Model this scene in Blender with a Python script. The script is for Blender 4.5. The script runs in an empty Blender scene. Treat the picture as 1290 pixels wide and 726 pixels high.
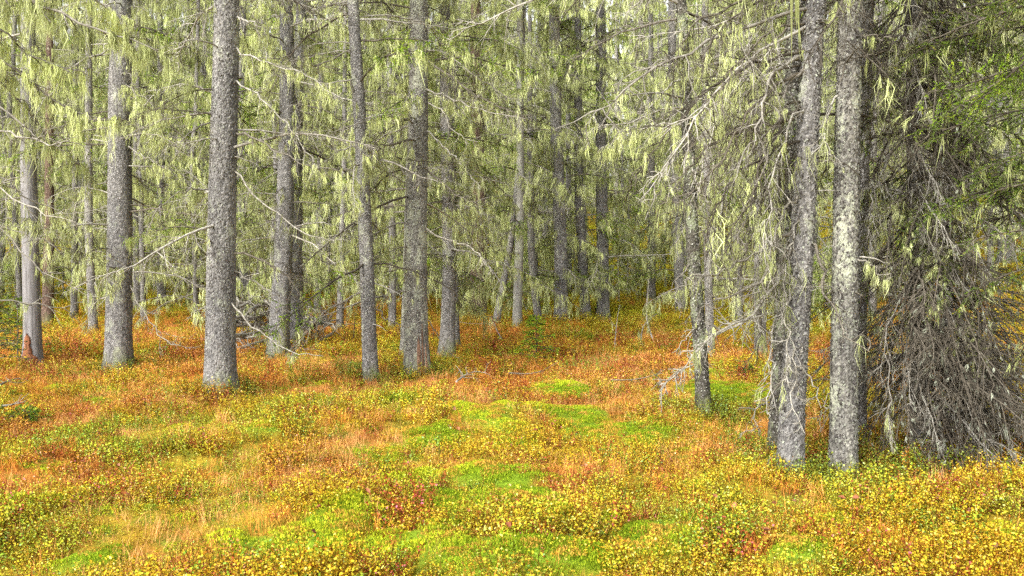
import bpy, math, random
import numpy as np
from mathutils import Vector

# ------------------------------------------------------------------ camera, sky, light
SC = bpy.context.scene
COL = SC.collection
CAM_H, PITCH, FPX = 1.7, math.radians(1.28), 1254.0
cam_data = bpy.data.cameras.new('camera'); cam = bpy.data.objects.new('camera', cam_data); COL.objects.link(cam)
cam.location = (0, 0, CAM_H); cam.rotation_euler = (math.pi / 2 - PITCH, 0, 0)
cam_data.sensor_width = 36; cam_data.lens = 35.0; cam_data.clip_end = 3000; cam_data.clip_start = 0.05
SC.camera = cam

SUN_EL, SUN_ROT = math.radians(36), math.radians(215)      # overcast: a very soft sun from behind the camera's left
w = bpy.data.worlds.new('World'); SC.world = w; w.use_nodes = True
wn, wl = w.node_tree.nodes, w.node_tree.links
bg = wn['Background']; sky = wn.new('ShaderNodeTexSky'); sky.sky_type = 'NISHITA'; sky.sun_disc = False
sky.sun_elevation = SUN_EL; sky.sun_rotation = SUN_ROT; sky.air_density = 1.0; sky.dust_density = 4.0; sky.ozone_density = 1.0
hs = wn.new('ShaderNodeHueSaturation'); hs.inputs['Saturation'].default_value = 0.12; hs.inputs['Value'].default_value = 1.0
wl.new(sky.outputs[0], hs.inputs['Color']); wl.new(hs.outputs[0], bg.inputs['Color'])
bg.inputs['Strength'].default_value = 0.15
sun_d = bpy.data.lights.new('sun', 'SUN'); sun = bpy.data.objects.new('sun', sun_d); COL.objects.link(sun)
sun_d.energy = 1.5; sun_d.angle = math.radians(20); sun_d.color = (1, 0.97, 0.91)
sd = Vector((math.sin(SUN_ROT) * math.cos(SUN_EL), math.cos(SUN_ROT) * math.cos(SUN_EL), math.sin(SUN_EL)))
sun.rotation_euler = sd.to_track_quat('Z', 'Y').to_euler()
SC.view_settings.view_transform = 'Standard'; SC.view_settings.look = 'None'
SC.view_settings.exposure = 1.5; SC.view_settings.gamma = 1.0; SC.view_settings.use_curve_mapping = False
cy = SC.cycles
SC.render.engine = 'CYCLES'
cy.max_bounces = 8; cy.diffuse_bounces = 6; cy.glossy_bounces = 1; cy.transmission_bounces = 5; cy.transparent_max_bounces = 2
cy.caustics_reflective = False; cy.caustics_refractive = False
cy.use_adaptive_sampling = True; cy.adaptive_threshold = 0.03
cy.use_denoising = False

rng = np.random.default_rng(7); random.seed(7)

# ------------------------------------------------------------------ numpy noise
def _h(ix, iy, iz, s):
    h = (ix.astype(np.int64) * 374761393 + iy.astype(np.int64) * 668265263 + iz.astype(np.int64) * 2147483647 + s * 974634777) & 0xFFFFFFFF
    h = ((h ^ (h >> 13)) * 1274126177) & 0xFFFFFFFF
    h = ((h ^ (h >> 16)) * 2246822519) & 0xFFFFFFFF
    return ((h ^ (h >> 15)) & 0xFFFFFF) / float(0xFFFFFF)
def vnoise(x, y, z=0.0, s=0):
    x = np.asarray(x, float); y = np.asarray(y, float); z = np.zeros_like(x) + z
    fx, fy, fz = np.floor(x), np.floor(y), np.floor(z)
    a, b, c = x - fx, y - fy, z - fz
    a, b, c = a * a * (3 - 2 * a), b * b * (3 - 2 * b), c * c * (3 - 2 * c)
    r = 0
    for i in (0, 1):
        for j in (0, 1):
            for k in (0, 1):
                r = r + _h(fx + i, fy + j, fz + k, s) * (a if i else 1 - a) * (b if j else 1 - b) * (c if k else 1 - c)
    return r
def fbm(x, y, z=0.0, s=0, o=3):
    r = 0; t = 0; A = 1.0; f = 1.0
    for q in range(o):
        r = r + A * vnoise(np.asarray(x) * f, np.asarray(y) * f, np.asarray(z) * f, s + q); t += A; A *= .5; f *= 2.03
    return r / t
def voronoi(P, s=0):
    F = np.floor(P); f1 = np.full(len(P), 9.0); f2 = f1.copy(); cell = np.zeros(len(P))
    for i in (-1, 0, 1):
        for j in (-1, 0, 1):
            for k in (-1, 0, 1):
                c = F + (i, j, k)
                q = c + np.stack([_h(c[:, 0], c[:, 1], c[:, 2], s + t) for t in (1, 2, 3)], 1)
                d = np.linalg.norm(q - P, axis=1); n = d < f1
                f2 = np.where(n, f1, np.minimum(f2, d)); cell = np.where(n, _h(c[:, 0], c[:, 1], c[:, 2], s + 9), cell); f1 = np.where(n, d, f1)
    return f1, f2, cell
def sstep(a, b, x):
    t = np.clip((np.asarray(x, float) - a) / (b - a), 0, 1); return t * t * (3 - 2 * t)

# ------------------------------------------------------------------ terrain height
def H(x, y):
    x = np.asarray(x, float); y = np.asarray(y, float)
    h = 4.0 * sstep(22, 62, y) + 0.075 * np.maximum(y - 55, 0) * sstep(55, 90, y) * (1 - 0.6 * sstep(120, 400, y))
    h = h + 3.2 * sstep(6, 21, x) * sstep(12, 32, y)
    h = h + (fbm(x / 3.1, y / 3.1, 0, 3, 2) - .5) * 0.34 * sstep(2, 9, y)
    h = h + (fbm(x / .8, y / .8, 0, 13, 2) - .5) * 0.24
    return h
def ray(u, v):
    a, b = (u - 645) / FPX, (363 - v) / FPX
    return np.array([a, math.cos(PITCH) + b * math.sin(PITCH), -math.sin(PITCH) + b * math.cos(PITCH)])
def at(u, v, y):                                            # the point at distance y that is seen in direction u, v
    d = ray(u, v); return np.array([0, 0, CAM_H]) + d * (y / d[1])
def ground_at(u, v):
    d = ray(u, v); ys = np.arange(3, 120, .05)
    P = d[None] * (ys / d[1])[:, None]; below = (CAM_H + P[:, 2]) < H(P[:, 0], P[:, 1])
    i = int(np.argmax(below)) if below.any() else len(ys) - 1
    return float(P[i, 0]), float(ys[i]), float(H(P[i, 0], ys[i]))

# ------------------------------------------------------------------ mesh helpers
class Acc:
    def __init__(s): s.v = []; s.q = []; s.t = []; s.n = 0; s.a = {}
    def add(s, V, Q=None, T=None, **at_):
        s.v.append(V)
        if Q is not None and len(Q): s.q.append(Q + s.n)
        if T is not None and len(T): s.t.append(T + s.n)
        for k, x in at_.items(): s.a.setdefault(k, []).append(np.broadcast_to(x, (len(V),)))
        s.n += len(V)
    def mesh(s, name, mat, smooth=False):
        me = bpy.data.meshes.new(name)
        if not s.n: return me
        V = np.concatenate(s.v).astype(np.float32)
        Q = np.concatenate(s.q) if s.q else np.zeros((0, 4), int); T = np.concatenate(s.t) if s.t else np.zeros((0, 3), int)
        me.vertices.add(len(V)); me.vertices.foreach_set('co', V.ravel())
        me.loops.add(Q.size + T.size); me.loops.foreach_set('vertex_index', np.concatenate([Q.ravel(), T.ravel()]).astype(np.int32))
        me.polygons.add(len(Q) + len(T))
        me.polygons.foreach_set('loop_start', np.concatenate([np.arange(len(Q)) * 4, Q.size + np.arange(len(T)) * 3]).astype(np.int32))
        for k, x in s.a.items():
            A = me.attributes.new(k, 'FLOAT', 'POINT'); A.data.foreach_set('value', np.concatenate(x).astype(np.float32))
        me.update(calc_edges=True)
        if smooth: me.polygons.foreach_set('use_smooth', [True] * len(me.polygons))
        if mat: me.materials.append(mat)
        return me
def new_obj(name, data, parent=None, loc=(0, 0, 0)):
    o = bpy.data.objects.new(name, data); COL.objects.link(o); o.location = [float(c) for c in loc]
    if parent: o.parent = parent
    return o
def tag(o, label=None, cat=None, group=None, kind=None):
    for k, x in (('label', label), ('category', cat), ('group', group), ('kind', kind)):
        if x: o[k] = x
    return o
_ft = {}
def tube(acc, P, R, k=4, **at_):
    n = len(P); T = np.gradient(P, axis=0); T /= np.linalg.norm(T, axis=1)[:, None] + 1e-9
    ref = np.array([0.31, 0.17, 0.93]) if abs(T[0, 2]) < .8 else np.array([0.95, 0.2, 0.1])
    U = np.cross(T, ref); U /= np.linalg.norm(U, axis=1)[:, None] + 1e-9; W = np.cross(T, U)
    a = np.arange(k) * 2 * math.pi / k
    V = (P[:, None] + np.asarray(R)[:, None, None] * (np.cos(a)[None, :, None] * U[:, None] + np.sin(a)[None, :, None] * W[:, None])).reshape(-1, 3)
    if (n, k) not in _ft:
        i, j = np.meshgrid(np.arange(n - 1), np.arange(k), indexing='ij'); j2 = (j + 1) % k
        _ft[(n, k)] = np.stack([i * k + j, i * k + j2, (i + 1) * k + j2, (i + 1) * k + j], -1).reshape(-1, 4)
    acc.add(V, _ft[(n, k)], **at_)
    if k >= 5:                                              # closed ends
        q = np.arange(k); q2 = (q + 1) % k; tri = np.stack([np.full(k, k), q2, q], 1)
        for c, e in ((0, -.3), (n - 1, .3)): acc.add(np.vstack([V[c * k:(c + 1) * k], P[c] + T[c] * float(R[c]) * e]), None, tri if c == 0 else tri[:, ::-1], **at_)
def resample(pts, n):
    pts = np.asarray(pts, float); s = np.r_[0, np.cumsum(np.linalg.norm(np.diff(pts, axis=0), axis=1))]
    t = np.linspace(0, s[-1], n); Q = np.stack([np.interp(t, s, pts[:, c]) for c in range(3)], 1)
    for _ in range(2): Q[1:-1] = (Q[:-2] + 2 * Q[1:-1] + Q[2:]) / 4
    return Q
def unit(v): return v / (np.linalg.norm(v) + 1e-9)

# ------------------------------------------------------------------ materials
def mat(name):
    m = bpy.data.materials.new(name); m.use_nodes = True; nt = m.node_tree
    return m, nt.nodes, nt.links, nt.nodes['Principled BSDF']
def nd(N, t, **kw):
    n = N.new(t)
    for k, v in kw.items(): setattr(n, k, v)
    return n
def ramp(N, stops, interp='LINEAR'):
    r = N.new('ShaderNodeValToRGB'); r.color_ramp.interpolation = interp; e = r.color_ramp.elements
    while len(e) < len(stops): e.new(.5)
    for i, (p, c) in enumerate(stops): e[i].position = p; e[i].color = (*c, 1)
    return r
def mix(N, L, f, a, b, mode='MIX'):
    m = N.new('ShaderNodeMix'); m.data_type = 'RGBA'; m.blend_type = mode
    for s, x in ((0, f), (6, a), (7, b)):
        if hasattr(x, 'is_linked') or hasattr(x, 'links'): L.new(x, m.inputs[s])
        else: m.inputs[s].default_value = x if s == 0 else (*x, 1)
    return m.outputs[2]
def noise(N, L, co, scale, detail=3, rough=.6, dist=0):
    n = N.new('ShaderNodeTexNoise'); n.inputs['Scale'].default_value = scale; n.inputs['Detail'].default_value = detail
    n.inputs['Roughness'].default_value = rough; n.inputs['Distortion'].default_value = dist; L.new(co, n.inputs['Vector']); return n.outputs['Fac']
def stretch(N, L, co, s):
    m = N.new('ShaderNodeMapping'); m.inputs['Scale'].default_value = s; L.new(co, m.inputs['Vector']); return m.outputs[0]
def bump(N, L, h, B, strength=.6, dist=.01):
    b = N.new('ShaderNodeBump'); b.inputs['Strength'].default_value = strength; b.inputs['Distance'].default_value = dist
    L.new(h, b.inputs['Height']); L.new(b.outputs[0], B.inputs['Normal'])

def bark_material(name, dark, midc, pale, lich, lich_amt, near):
    m, N, L, B = mat(name); tc = N.new('ShaderNodeTexCoord').outputs['Object']; oi = N.new('ShaderNodeObjectInfo').outputs['Random']
    if near:
        hh = nd(N, 'ShaderNodeAttribute', attribute_name='bark').outputs['Fac']; cc = nd(N, 'ShaderNodeAttribute', attribute_name='plate').outputs['Fac']
    else:
        st = stretch(N, L, tc, (1, 1, .62)); v = N.new('ShaderNodeTexVoronoi'); v.feature = 'DISTANCE_TO_EDGE'; v.inputs['Scale'].default_value = 46; L.new(st, v.inputs['Vector'])
        v2 = N.new('ShaderNodeTexVoronoi'); v2.inputs['Scale'].default_value = 46; L.new(st, v2.inputs['Vector'])
        mr = N.new('ShaderNodeMath'); mr.operation = 'MULTIPLY'; mr.inputs[1].default_value = 3.2; mr.use_clamp = True; L.new(v.outputs[0], mr.inputs[0]); hh = mr.outputs[0]
        sx = N.new('ShaderNodeSeparateColor'); L.new(v2.outputs['Color'], sx.inputs[0]); cc = sx.outputs[0]
    fine = noise(N, L, tc, 170, 3); big = noise(N, L, stretch(N, L, tc, (1, 1, .5)), 5.5, 4, .65)
    r1 = ramp(N, [(0.05, dark), (.45, midc), (.95, pale)]); L.new(hh, r1.inputs[0])
    r2 = ramp(N, [(0, tuple(c * .62 for c in midc)), (.6, pale), (1, tuple(min(1, c * 1.35) for c in pale))]); L.new(cc, r2.inputs[0])
    c = mix(N, L, .45, r1.outputs[0], r2.outputs[0])
    streak = noise(N, L, stretch(N, L, tc, (1, 1, .16)), 60, 3, .65); rs = ramp(N, [(.32, (.55, .55, .55)), (.6, (1.12, 1.12, 1.12))]); L.new(streak, rs.inputs[0]); c = mix(N, L, .8, c, rs.outputs[0], 'MULTIPLY')
    c = mix(N, L, .28, c, mix(N, L, fine, tuple(x * .7 for x in dark), tuple(min(1, x * 1.6) for x in pale)), 'OVERLAY')
    # lichen crust in patches
    ma = N.new('ShaderNodeMath'); ma.operation = 'ADD'; L.new(big, ma.inputs[0])
    mb = N.new('ShaderNodeMath'); mb.operation = 'MULTIPLY'; mb.inputs[1].default_value = .45; L.new(noise(N, L, tc, 48, 3, .7), mb.inputs[0]); L.new(mb.outputs[0], ma.inputs[1])
    rl = ramp(N, [(.86 - lich_amt * .2, (0, 0, 0)), (.93 - lich_amt * .2, (.75, .75, .75))]); L.new(ma.outputs[0], rl.inputs[0])
    c = mix(N, L, rl.outputs[0], c, lich)
    sp = N.new('ShaderNodeSeparateXYZ'); L.new(tc, sp.inputs[0]); mz = N.new('ShaderNodeMath'); mz.operation = 'MULTIPLY_ADD'; mz.inputs[1].default_value = -1.0; L.new(sp.outputs[2], mz.inputs[0]); L.new(big, mz.inputs[2])
    rz = ramp(N, [(.18, (0, 0, 0)), (.5, (.7, .7, .7))]); L.new(mz.outputs[0], rz.inputs[0]); c = mix(N, L, rz.outputs[0], c, mix(N, L, fine, (.05, .055, .02), (.20, .22, .09)))
    tone = ramp(N, [(.3, (.62, .62, .62)), (.7, (1.12, 1.1, 1.06))]); L.new(noise(N, L, stretch(N, L, tc, (1, 1, .35)), 3.2, 3, .6), tone.inputs[0]); c = mix(N, L, 1.0, c, tone.outputs[0], 'MULTIPLY')
    c = mix(N, L, oi, c, mix(N, L, .8, c, (.78, .78, .78), 'MULTIPLY'))
    L.new(c, B.inputs['Base Color']); B.inputs['Roughness'].default_value = .95; B.inputs['Specular IOR Level'].default_value = .15
    bh = mix(N, L, .35, hh, fine) if True else hh
    bump(N, L, bh, B, .9, .012 if not near else .006); return m
M = {}
M['bark_near'] = bark_material('bark_near', (.03, .028, .027), (.175, .168, .164), (.40, .39, .38), (.42, .44, .35), .25, True)
M['bark_lichen'] = bark_material('bark_lichen', (.03, .026, .022), (.155, .147, .132), (.36, .35, .32), (.40, .42, .32), .6, True)
M['bark_far'] = bark_material('bark_far', (.04, .036, .034), (.21, .198, .188), (.42, .405, .39), (.36, .38, .27), .35, False)
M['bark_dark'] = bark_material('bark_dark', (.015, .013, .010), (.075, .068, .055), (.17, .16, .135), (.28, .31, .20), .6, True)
M['bark_mid'] = bark_material('bark_mid', (.03, .028, .027), (.175, .168, .164), (.40, .39, .38), (.42, .44, .34), .3, False)
M['bark_mid_lichen'] = bark_material('bark_mid_lichen', (.03, .026, .022), (.16, .152, .137), (.36, .35, .32), (.40, .42, .31), .6, False)
M['bark_red'] = bark_material('bark_red', (.035, .02, .015), (.16, .10, .075), (.28, .21, .17), (.4, .4, .3), .2, False)
M['bark_moss'] = bark_material('bark_moss', (.025, .022, .015), (.09, .09, .04), (.18, .19, .08), (.18, .24, .05), .6, False)

def wood_material(name, a, b, ring=(1, 1, .15)):
    m, N, L, B = mat(name); tc = N.new('ShaderNodeTexCoord').outputs['Object']; oi = N.new('ShaderNodeObjectInfo').outputs['Random']
    n1 = noise(N, L, tc, 22, 4, .7); c = mix(N, L, n1, a, b); r = ramp(N, [(.35, (.55, .53, .5)), (.65, (1, 1, 1))]); L.new(n1, r.inputs[0])
    c = mix(N, L, 1.0, c, r.outputs[0], 'MULTIPLY')
    rr = ramp(N, [(0, (.45, .42, .38)), (.5, (.85, .84, .8)), (1, (1.15, 1.13, 1.08))]); L.new(oi, rr.inputs[0]); c = mix(N, L, 1.0, c, rr.outputs[0], 'MULTIPLY')
    L.new(c, B.inputs['Base Color']); B.inputs['Roughness'].default_value = .9; B.inputs['Specular IOR Level'].default_value = .2
    bump(N, L, n1, B, .5, .004); return m
M['bark_scale'] = None
M['twig'] = wood_material('twig', (.20, .185, .165), (.56, .545, .50))
M['pale_wood'] = wood_material('pale_wood', (.22, .205, .18), (.50, .48, .43))
M['dark_twig'] = wood_material('dark_twig', (.05, .04, .032), (.20, .18, .145))

def leafy(name, stops, trans=.35, inst=False, vary=.7):
    """thin foliage: diffuse and translucent; colour from a per-piece random value and, for scattered plants, the plant's own tint"""
    m, N, L, B = mat(name); va = nd(N, 'ShaderNodeAttribute', attribute_name='var').outputs['Fac']
    if inst:
        tint = N.new('ShaderNodeAttribute'); tint.attribute_type = 'INSTANCER'; tint.attribute_name = 'tint'
        r = ramp(N, stops); L.new(va, r.inputs[0]); c = mix(N, L, 1.0, tint.outputs['Color'], r.outputs[0], 'MULTIPLY')
    else:
        oi = N.new('ShaderNodeObjectInfo').outputs['Random']; r = ramp(N, stops); L.new(va, r.inputs[0])
        rr = ramp(N, [(0, (1 - vary * .6,) * 3), (1, (1.0 + vary * .2,) * 3)]); L.new(oi, rr.inputs[0]); c = mix(N, L, 1.0, r.outputs[0], rr.outputs[0], 'MULTIPLY')
    d = N.new('ShaderNodeBsdfDiffuse'); t = N.new('ShaderNodeBsdfTranslucent'); s = N.new('ShaderNodeMixShader'); s.inputs[0].default_value = trans
    L.new(c, d.inputs[0]); L.new(c, t.inputs[0]); L.new(d.outputs[0], s.inputs[1]); L.new(t.outputs[0], s.inputs[2])
    out = [n for n in N if n.type == 'OUTPUT_MATERIAL'][0]; N.remove(B); L.new(s.outputs[0], out.inputs[0]); return m
M['lichen'] = leafy('lichen', [(0, (.20, .20, .09)), (.3, (.44, .48, .19)), (.65, (.66, .72, .32)), (1, (.84, .88, .48))])
M['lichen_grey'] = leafy('lichen_grey', [(0, (.20, .21, .15)), (.5, (.36, .38, .29)), (1, (.50, .53, .43))])
M['needles'] = leafy('needles', [(0, (.06, .10, .015)), (.5, (.15, .25, .03)), (.93, (.28, .38, .04)), (1, (.42, .36, .04))], .3)
M['needles_bright'] = leafy('needles_bright', [(0, (.12, .20, .02)), (.5, (.27, .44, .03)), (.93, (.44, .58, .04)), (1, (.52, .50, .05))], .35)
M['needles_dull'] = leafy('needles_dull', [(0, (.06, .07, .03)), (.6, (.15, .17, .06)), (1, (.30, .30, .09))], .25)
LEAFR = [(0, (.22, .13, .2)), (.2, (.6, .4, .5)), (.32, (.55, .8, .9)), (.6, (.95, .98, 1)), (.88, (1.2, 1.3, 1.3)), (1, (1.35, 1.7, 7)) ]
M['leaf'] = leafy('leaf', LEAFR, .3, True)
M['blade'] = leafy('blade', [(0, (.55, .5, .5)), (.5, (1, 1, 1)), (1, (1.3, 1.35, 1.6))], .25, True)
M['moss'] = leafy('moss', [(0, (.35, .42, .4)), (.5, (.9, .95, 1)), (1, (1.35, 1.2, 1.3))], .3, True)
M['bark_scale'] = leafy('bark_scale', [(0, (.05, .043, .038)), (.45, (.17, .155, .145)), (.75, (.27, .26, .235)), (1, (.38, .40, .31))], .0)
M['dead_leaf'] = leafy('dead_leaf', [(0, (.20, .06, .03)), (.6, (.42, .17, .09)), (1, (.6, .4, .28))], .2, False, 1)

# ------------------------------------------------------------------ vegetation zones (metres on the ground)
def _el(u, v, ru, rv):
    x, y, z = ground_at(u, v); return x, y, ru * y / FPX, max(.12, rv * y * y / (FPX * CAM_H))
MOSS = [_el(*e) for e in [(610, 520, 45, 10), (548, 560, 48, 16), (640, 577, 34, 8), (745, 550, 45, 11), (705, 524, 50, 7), (800, 545, 34, 16), (560, 648, 70, 28), (520, 610, 34, 14), (590, 600, 40, 10), (655, 640, 62, 22),
        (385, 690, 66, 24), (620, 705, 120, 20), (450, 640, 34, 14), (110, 716, 50, 12), (300, 700, 40, 14), (840, 690, 60, 14), (40, 640, 30, 10), (905, 480, 60, 8), (930, 500, 50, 8),
        (1000, 700, 40, 12), (1250, 690, 50, 20), (700, 490, 40, 6), (330, 545, 30, 6), (640, 610, 30, 8), (720, 715, 60, 14), (490, 700, 60, 12)]]
REDZ = [_el(*e) for e in [(60, 450, 120, 24), (210, 425, 110, 26), (420, 425, 120, 34), (620, 425, 100, 15), (760, 470, 150, 28), (620, 490, 120, 26), (930, 600, 40, 40), (1050, 560, 60, 50),
        (700, 600, 110, 26), (430, 560, 80, 16), (320, 470, 60, 18), (1200, 560, 70, 30), (860, 430, 70, 20), (200, 480, 120, 12), (750, 650, 30, 30), (400, 600, 70, 14), (60, 600, 60, 16)]]
def field(E, x, y, hard=1.0):
    r = np.zeros_like(np.asarray(x, float))
    for cx, cyy, a, b in E:
        d = ((x - cx) / a) ** 2 + ((y - cyy) / b) ** 2; r = np.maximum(r, np.exp(-d * 1.0 * hard))
    return r
def zones(x, y):
    n1 = fbm(x / .7, y / .7, 0, 21, 3); n2 = fbm(x / 1.9, y / 1.9, 0, 31, 3); n3 = fbm(x / .35, y / .35, 0, 41, 2)
    m = sstep(.40, .62, field(MOSS, x, y) * .9 + (n1 - .5) * 1.0 + (n3 - .5) * .55 + .10)
    r = sstep(.36, .66, field(REDZ, x, y) * .62 + (n2 - .5) * 1.5 + .26 + .08 * sstep(11, 14, y) * (1 - sstep(24, 29, y)) - .12 * (1 - sstep(6, 9, y)))
    return m, r * (1 - .8 * m), n1, n2, n3

# ------------------------------------------------------------------ ground sheet
def axis(a, b, step, lo, hi, grow=1.12):
    c = list(np.arange(a, b, step)); s = step; x = c[-1]
    while x < hi: s *= grow; x += s; c.append(x)
    s = step; x = c[0]
    while x > lo: s *= grow; x -= s; c.insert(0, x)
    return np.array(c)
gx = axis(-11, 12, .11, -700, 700); gy = axis(3.5, 30, .11, -60, 900)
GX, GY = np.meshgrid(gx, gy, indexing='ij'); fx_, fy_ = GX.ravel(), GY.ravel(); gz = H(fx_, fy_)
zm, zr, z1, z2, z3 = zones(fx_, fy_); gz = gz + zm * .05 * sstep(60, 30, fy_)
acc = Acc(); i, j = np.meshgrid(np.arange(len(gx) - 1), np.arange(len(gy) - 1), indexing='ij'); ny = len(gy)
acc.add(np.stack([fx_, fy_, gz], 1), np.stack([i * ny + j, (i + 1) * ny + j, (i + 1) * ny + j + 1, i * ny + j + 1], -1).reshape(-1, 4), mossy=zm, rusty=zr)
m, N, L, B = mat('forest_floor'); tc = N.new('ShaderNodeTexCoord').outputs['Object']
am = nd(N, 'ShaderNodeAttribute', attribute_name='mossy').outputs['Fac']; ar = nd(N, 'ShaderNodeAttribute', attribute_name='rusty').outputs['Fac']
n1 = noise(N, L, tc, 35, 4, .7); n2 = noise(N, L, tc, 4, 4, .6)
yel = mix(N, L, n1, (.10, .08, .015), (.50, .34, .03)); rus = mix(N, L, n1, (.14, .06, .015), (.55, .22, .04)); mos = mix(N, L, n1, (.08, .12, .01), (.24, .36, .02))
c = mix(N, L, ar, yel, rus); rg = ramp(N, [(.5, (0, 0, 0)), (.62, (1, 1, 1))]); L.new(n2, rg.inputs[0])
c = mix(N, L, rg.outputs[0], c, mix(N, L, n1, (.08, .09, .01), (.25, .26, .03))); c = mix(N, L, am, c, mos)
L.new(c, B.inputs['Base Color']); B.inputs['Roughness'].default_value = 1; B.inputs['Specular IOR Level'].default_value = .05; bump(N, L, n1, B, .8, .03)
tag(new_obj('ground', acc.mesh('ground', m, True)), kind='structure', label='hummocky forest floor of peat, moss and leaf litter', cat='ground')

# ------------------------------------------------------------------ scattered ground cover
def scatter(name, P, rot, scl, tint, idx, sources, label, cat):
    lib = bpy.data.collections.new(name + '_kinds')
    for q, me in enumerate(sources): lib.objects.link(bpy.data.objects.new('%s_%02d' % (me.name, q), me))
    me = bpy.data.meshes.new(name); n = len(P); me.vertices.add(n); me.vertices.foreach_set('co', P.astype(np.float32).ravel())
    for k, t, d in (('rot', 'FLOAT_VECTOR', rot), ('scl', 'FLOAT_VECTOR', scl), ('tint', 'FLOAT_VECTOR', tint)):
        A = me.attributes.new(k, t, 'POINT'); A.data.foreach_set('vector', d.astype(np.float32).ravel())
    A = me.attributes.new('pick', 'INT', 'POINT'); A.data.foreach_set('value', idx.astype(np.int32))
    o = new_obj(name, me); ng = bpy.data.node_groups.new(name, 'GeometryNodeTree'); N, L = ng.nodes, ng.links
    ng.interface.new_socket('Geometry', in_out='INPUT', socket_type='NodeSocketGeometry'); ng.interface.new_socket('Geometry', in_out='OUTPUT', socket_type='NodeSocketGeometry')
    gi, go = N.new('NodeGroupInput'), N.new('NodeGroupOutput'); ip = N.new('GeometryNodeInstanceOnPoints'); ci = N.new('GeometryNodeCollectionInfo')
    ci.inputs['Collection'].default_value = lib; ci.inputs['Separate Children'].default_value = True; ci.inputs['Reset Children'].default_value = True
    def attr(k, t): a = N.new('GeometryNodeInputNamedAttribute'); a.data_type = t; a.inputs['Name'].default_value = k; return a.outputs[0]
    er = N.new('FunctionNodeEulerToRotation'); L.new(attr('rot', 'FLOAT_VECTOR'), er.inputs[0])
    L.new(gi.outputs[0], ip.inputs['Points']); L.new(ci.outputs[0], ip.inputs['Instance']); ip.inputs['Pick Instance'].default_value = True
    L.new(attr('pick', 'INT'), ip.inputs['Instance Index']); L.new(er.outputs[0], ip.inputs['Rotation']); L.new(attr('scl', 'FLOAT_VECTOR'), ip.inputs['Scale'])
    L.new(ip.outputs[0], go.inputs[0]); md = o.modifiers.new('scatter', 'NODES'); md.node_group = ng
    return tag(o, label, cat, kind='stuff')

def leaf_quads(acc, C, D, Up, Ln, Wd, var, round_=True):
    """oval leaves: base at C, pointing along D"""
    S = np.cross(D, Up); S /= np.linalg.norm(S, axis=1)[:, None] + 1e-9; Ln = Ln[:, None]; Wd = Wd[:, None]; n = len(C); Nn = np.cross(S, D)
    if round_:
        V = np.stack([C, C + D * Ln * .35 + S * Wd * .5 + Nn * Ln * .08, C + D * Ln * .75 + S * Wd * .38 + Nn * Ln * .05, C + D * Ln, C + D * Ln * .75 - S * Wd * .38 + Nn * Ln * .05, C + D * Ln * .35 - S * Wd * .5 + Nn * Ln * .08], 1)
        f = np.array([[0, 1, 2, 5], [2, 3, 4, 5]]); k = 6
        f = np.array([[0, 1, 2, 3], [0, 3, 4, 5]])
    else:
        V = np.stack([C, C + D * Ln * .45 + S * Wd * .5, C + D * Ln, C + D * Ln * .45 - S * Wd * .5], 1); f = np.array([[0, 1, 2, 3]]); k = 4
    Q = (np.arange(n)[:, None, None] * k + f[None]).reshape(-1, 4); acc.add(V.reshape(-1, 3), Q, var=np.repeat(var, k))
def rdir(r, n, lo, hi):
    a = r.uniform(0, 2 * math.pi, n); e = r.uniform(lo, hi, n); return np.stack([np.cos(a) * np.cos(e), np.sin(a) * np.cos(e), np.sin(e)], 1)
def shrub_mesh(seed, ns=16, nl=13, rad=.12, hgt=.19, ll=.0132):
    r = np.random.default_rng(seed); acc = Acc()
    for s in range(ns):
        a = r.uniform(0, 6.28); q = rad * math.sqrt(r.uniform()); p0 = np.array([q * math.cos(a) * .6, q * math.sin(a) * .6, -.03]); h = hgt * r.uniform(.55, 1.1)
        p1 = p0 + np.array([math.cos(a), math.sin(a), 0]) * q * .7 + (0, 0, h * .6); p2 = p1 + np.array([math.cos(a + r.normal()), math.sin(a + r.normal()), 0]) * .03 + (0, 0, h * .4)
        tube(acc, np.array([p0, p1, p2]), [.0016, .0013, .0007], 3, var=.02)
        t = r.uniform(.35, 1, nl)[:, None]; C = np.where(t < .6, p0 + (p1 - p0) * t / .6, p1 + (p2 - p1) * (t - .6) / .4) + r.normal(0, .008, (nl, 3))
        leaf_quads(acc, C, rdir(r, nl, -.3, .9), np.tile([0, 0, 1.], (nl, 1)) + r.normal(0, .45, (nl, 3)), r.uniform(.6, 1.2, nl) * ll, r.uniform(.55, .75, nl) * ll, r.uniform(0.05, 1, nl) ** .8)
    return acc.mesh('shrub', M['leaf'])
def grass_mesh(seed, n=26, h=.24, rad=.07, wd=.0032, lean=.35):
    r = np.random.default_rng(seed); acc = Acc(); a = r.uniform(0, 6.28, n); q = rad * np.sqrt(r.uniform(0, 1, n))
    P = np.stack([q * np.cos(a), q * np.sin(a), np.full(n, -.02)], 1); hh = h * r.uniform(.5, 1.15, n)[:, None]; ld = rdir(r, n, 0, 0) * lean * r.uniform(.1, 1, n)[:, None] * hh
    S = rdir(r, n, 0, 0) * wd * r.uniform(.5, 1.2, n)[:, None]; Z = np.array([0, 0, 1.])
    m1 = P + Z * hh * .6 + ld * .35; tip = P + Z * hh + ld
    V = np.stack([P - S / 2, P + S / 2, m1 + S * .4, m1 - S * .4, tip], 1).reshape(-1, 3); b = np.arange(n)[:, None] * 5
    acc.add(V, (b + np.array([0, 1, 2, 3])), (b + np.array([3, 2, 4])), var=np.repeat(r.uniform(0, 1, n), 5)); return acc.mesh('tuft', M['blade'])
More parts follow.
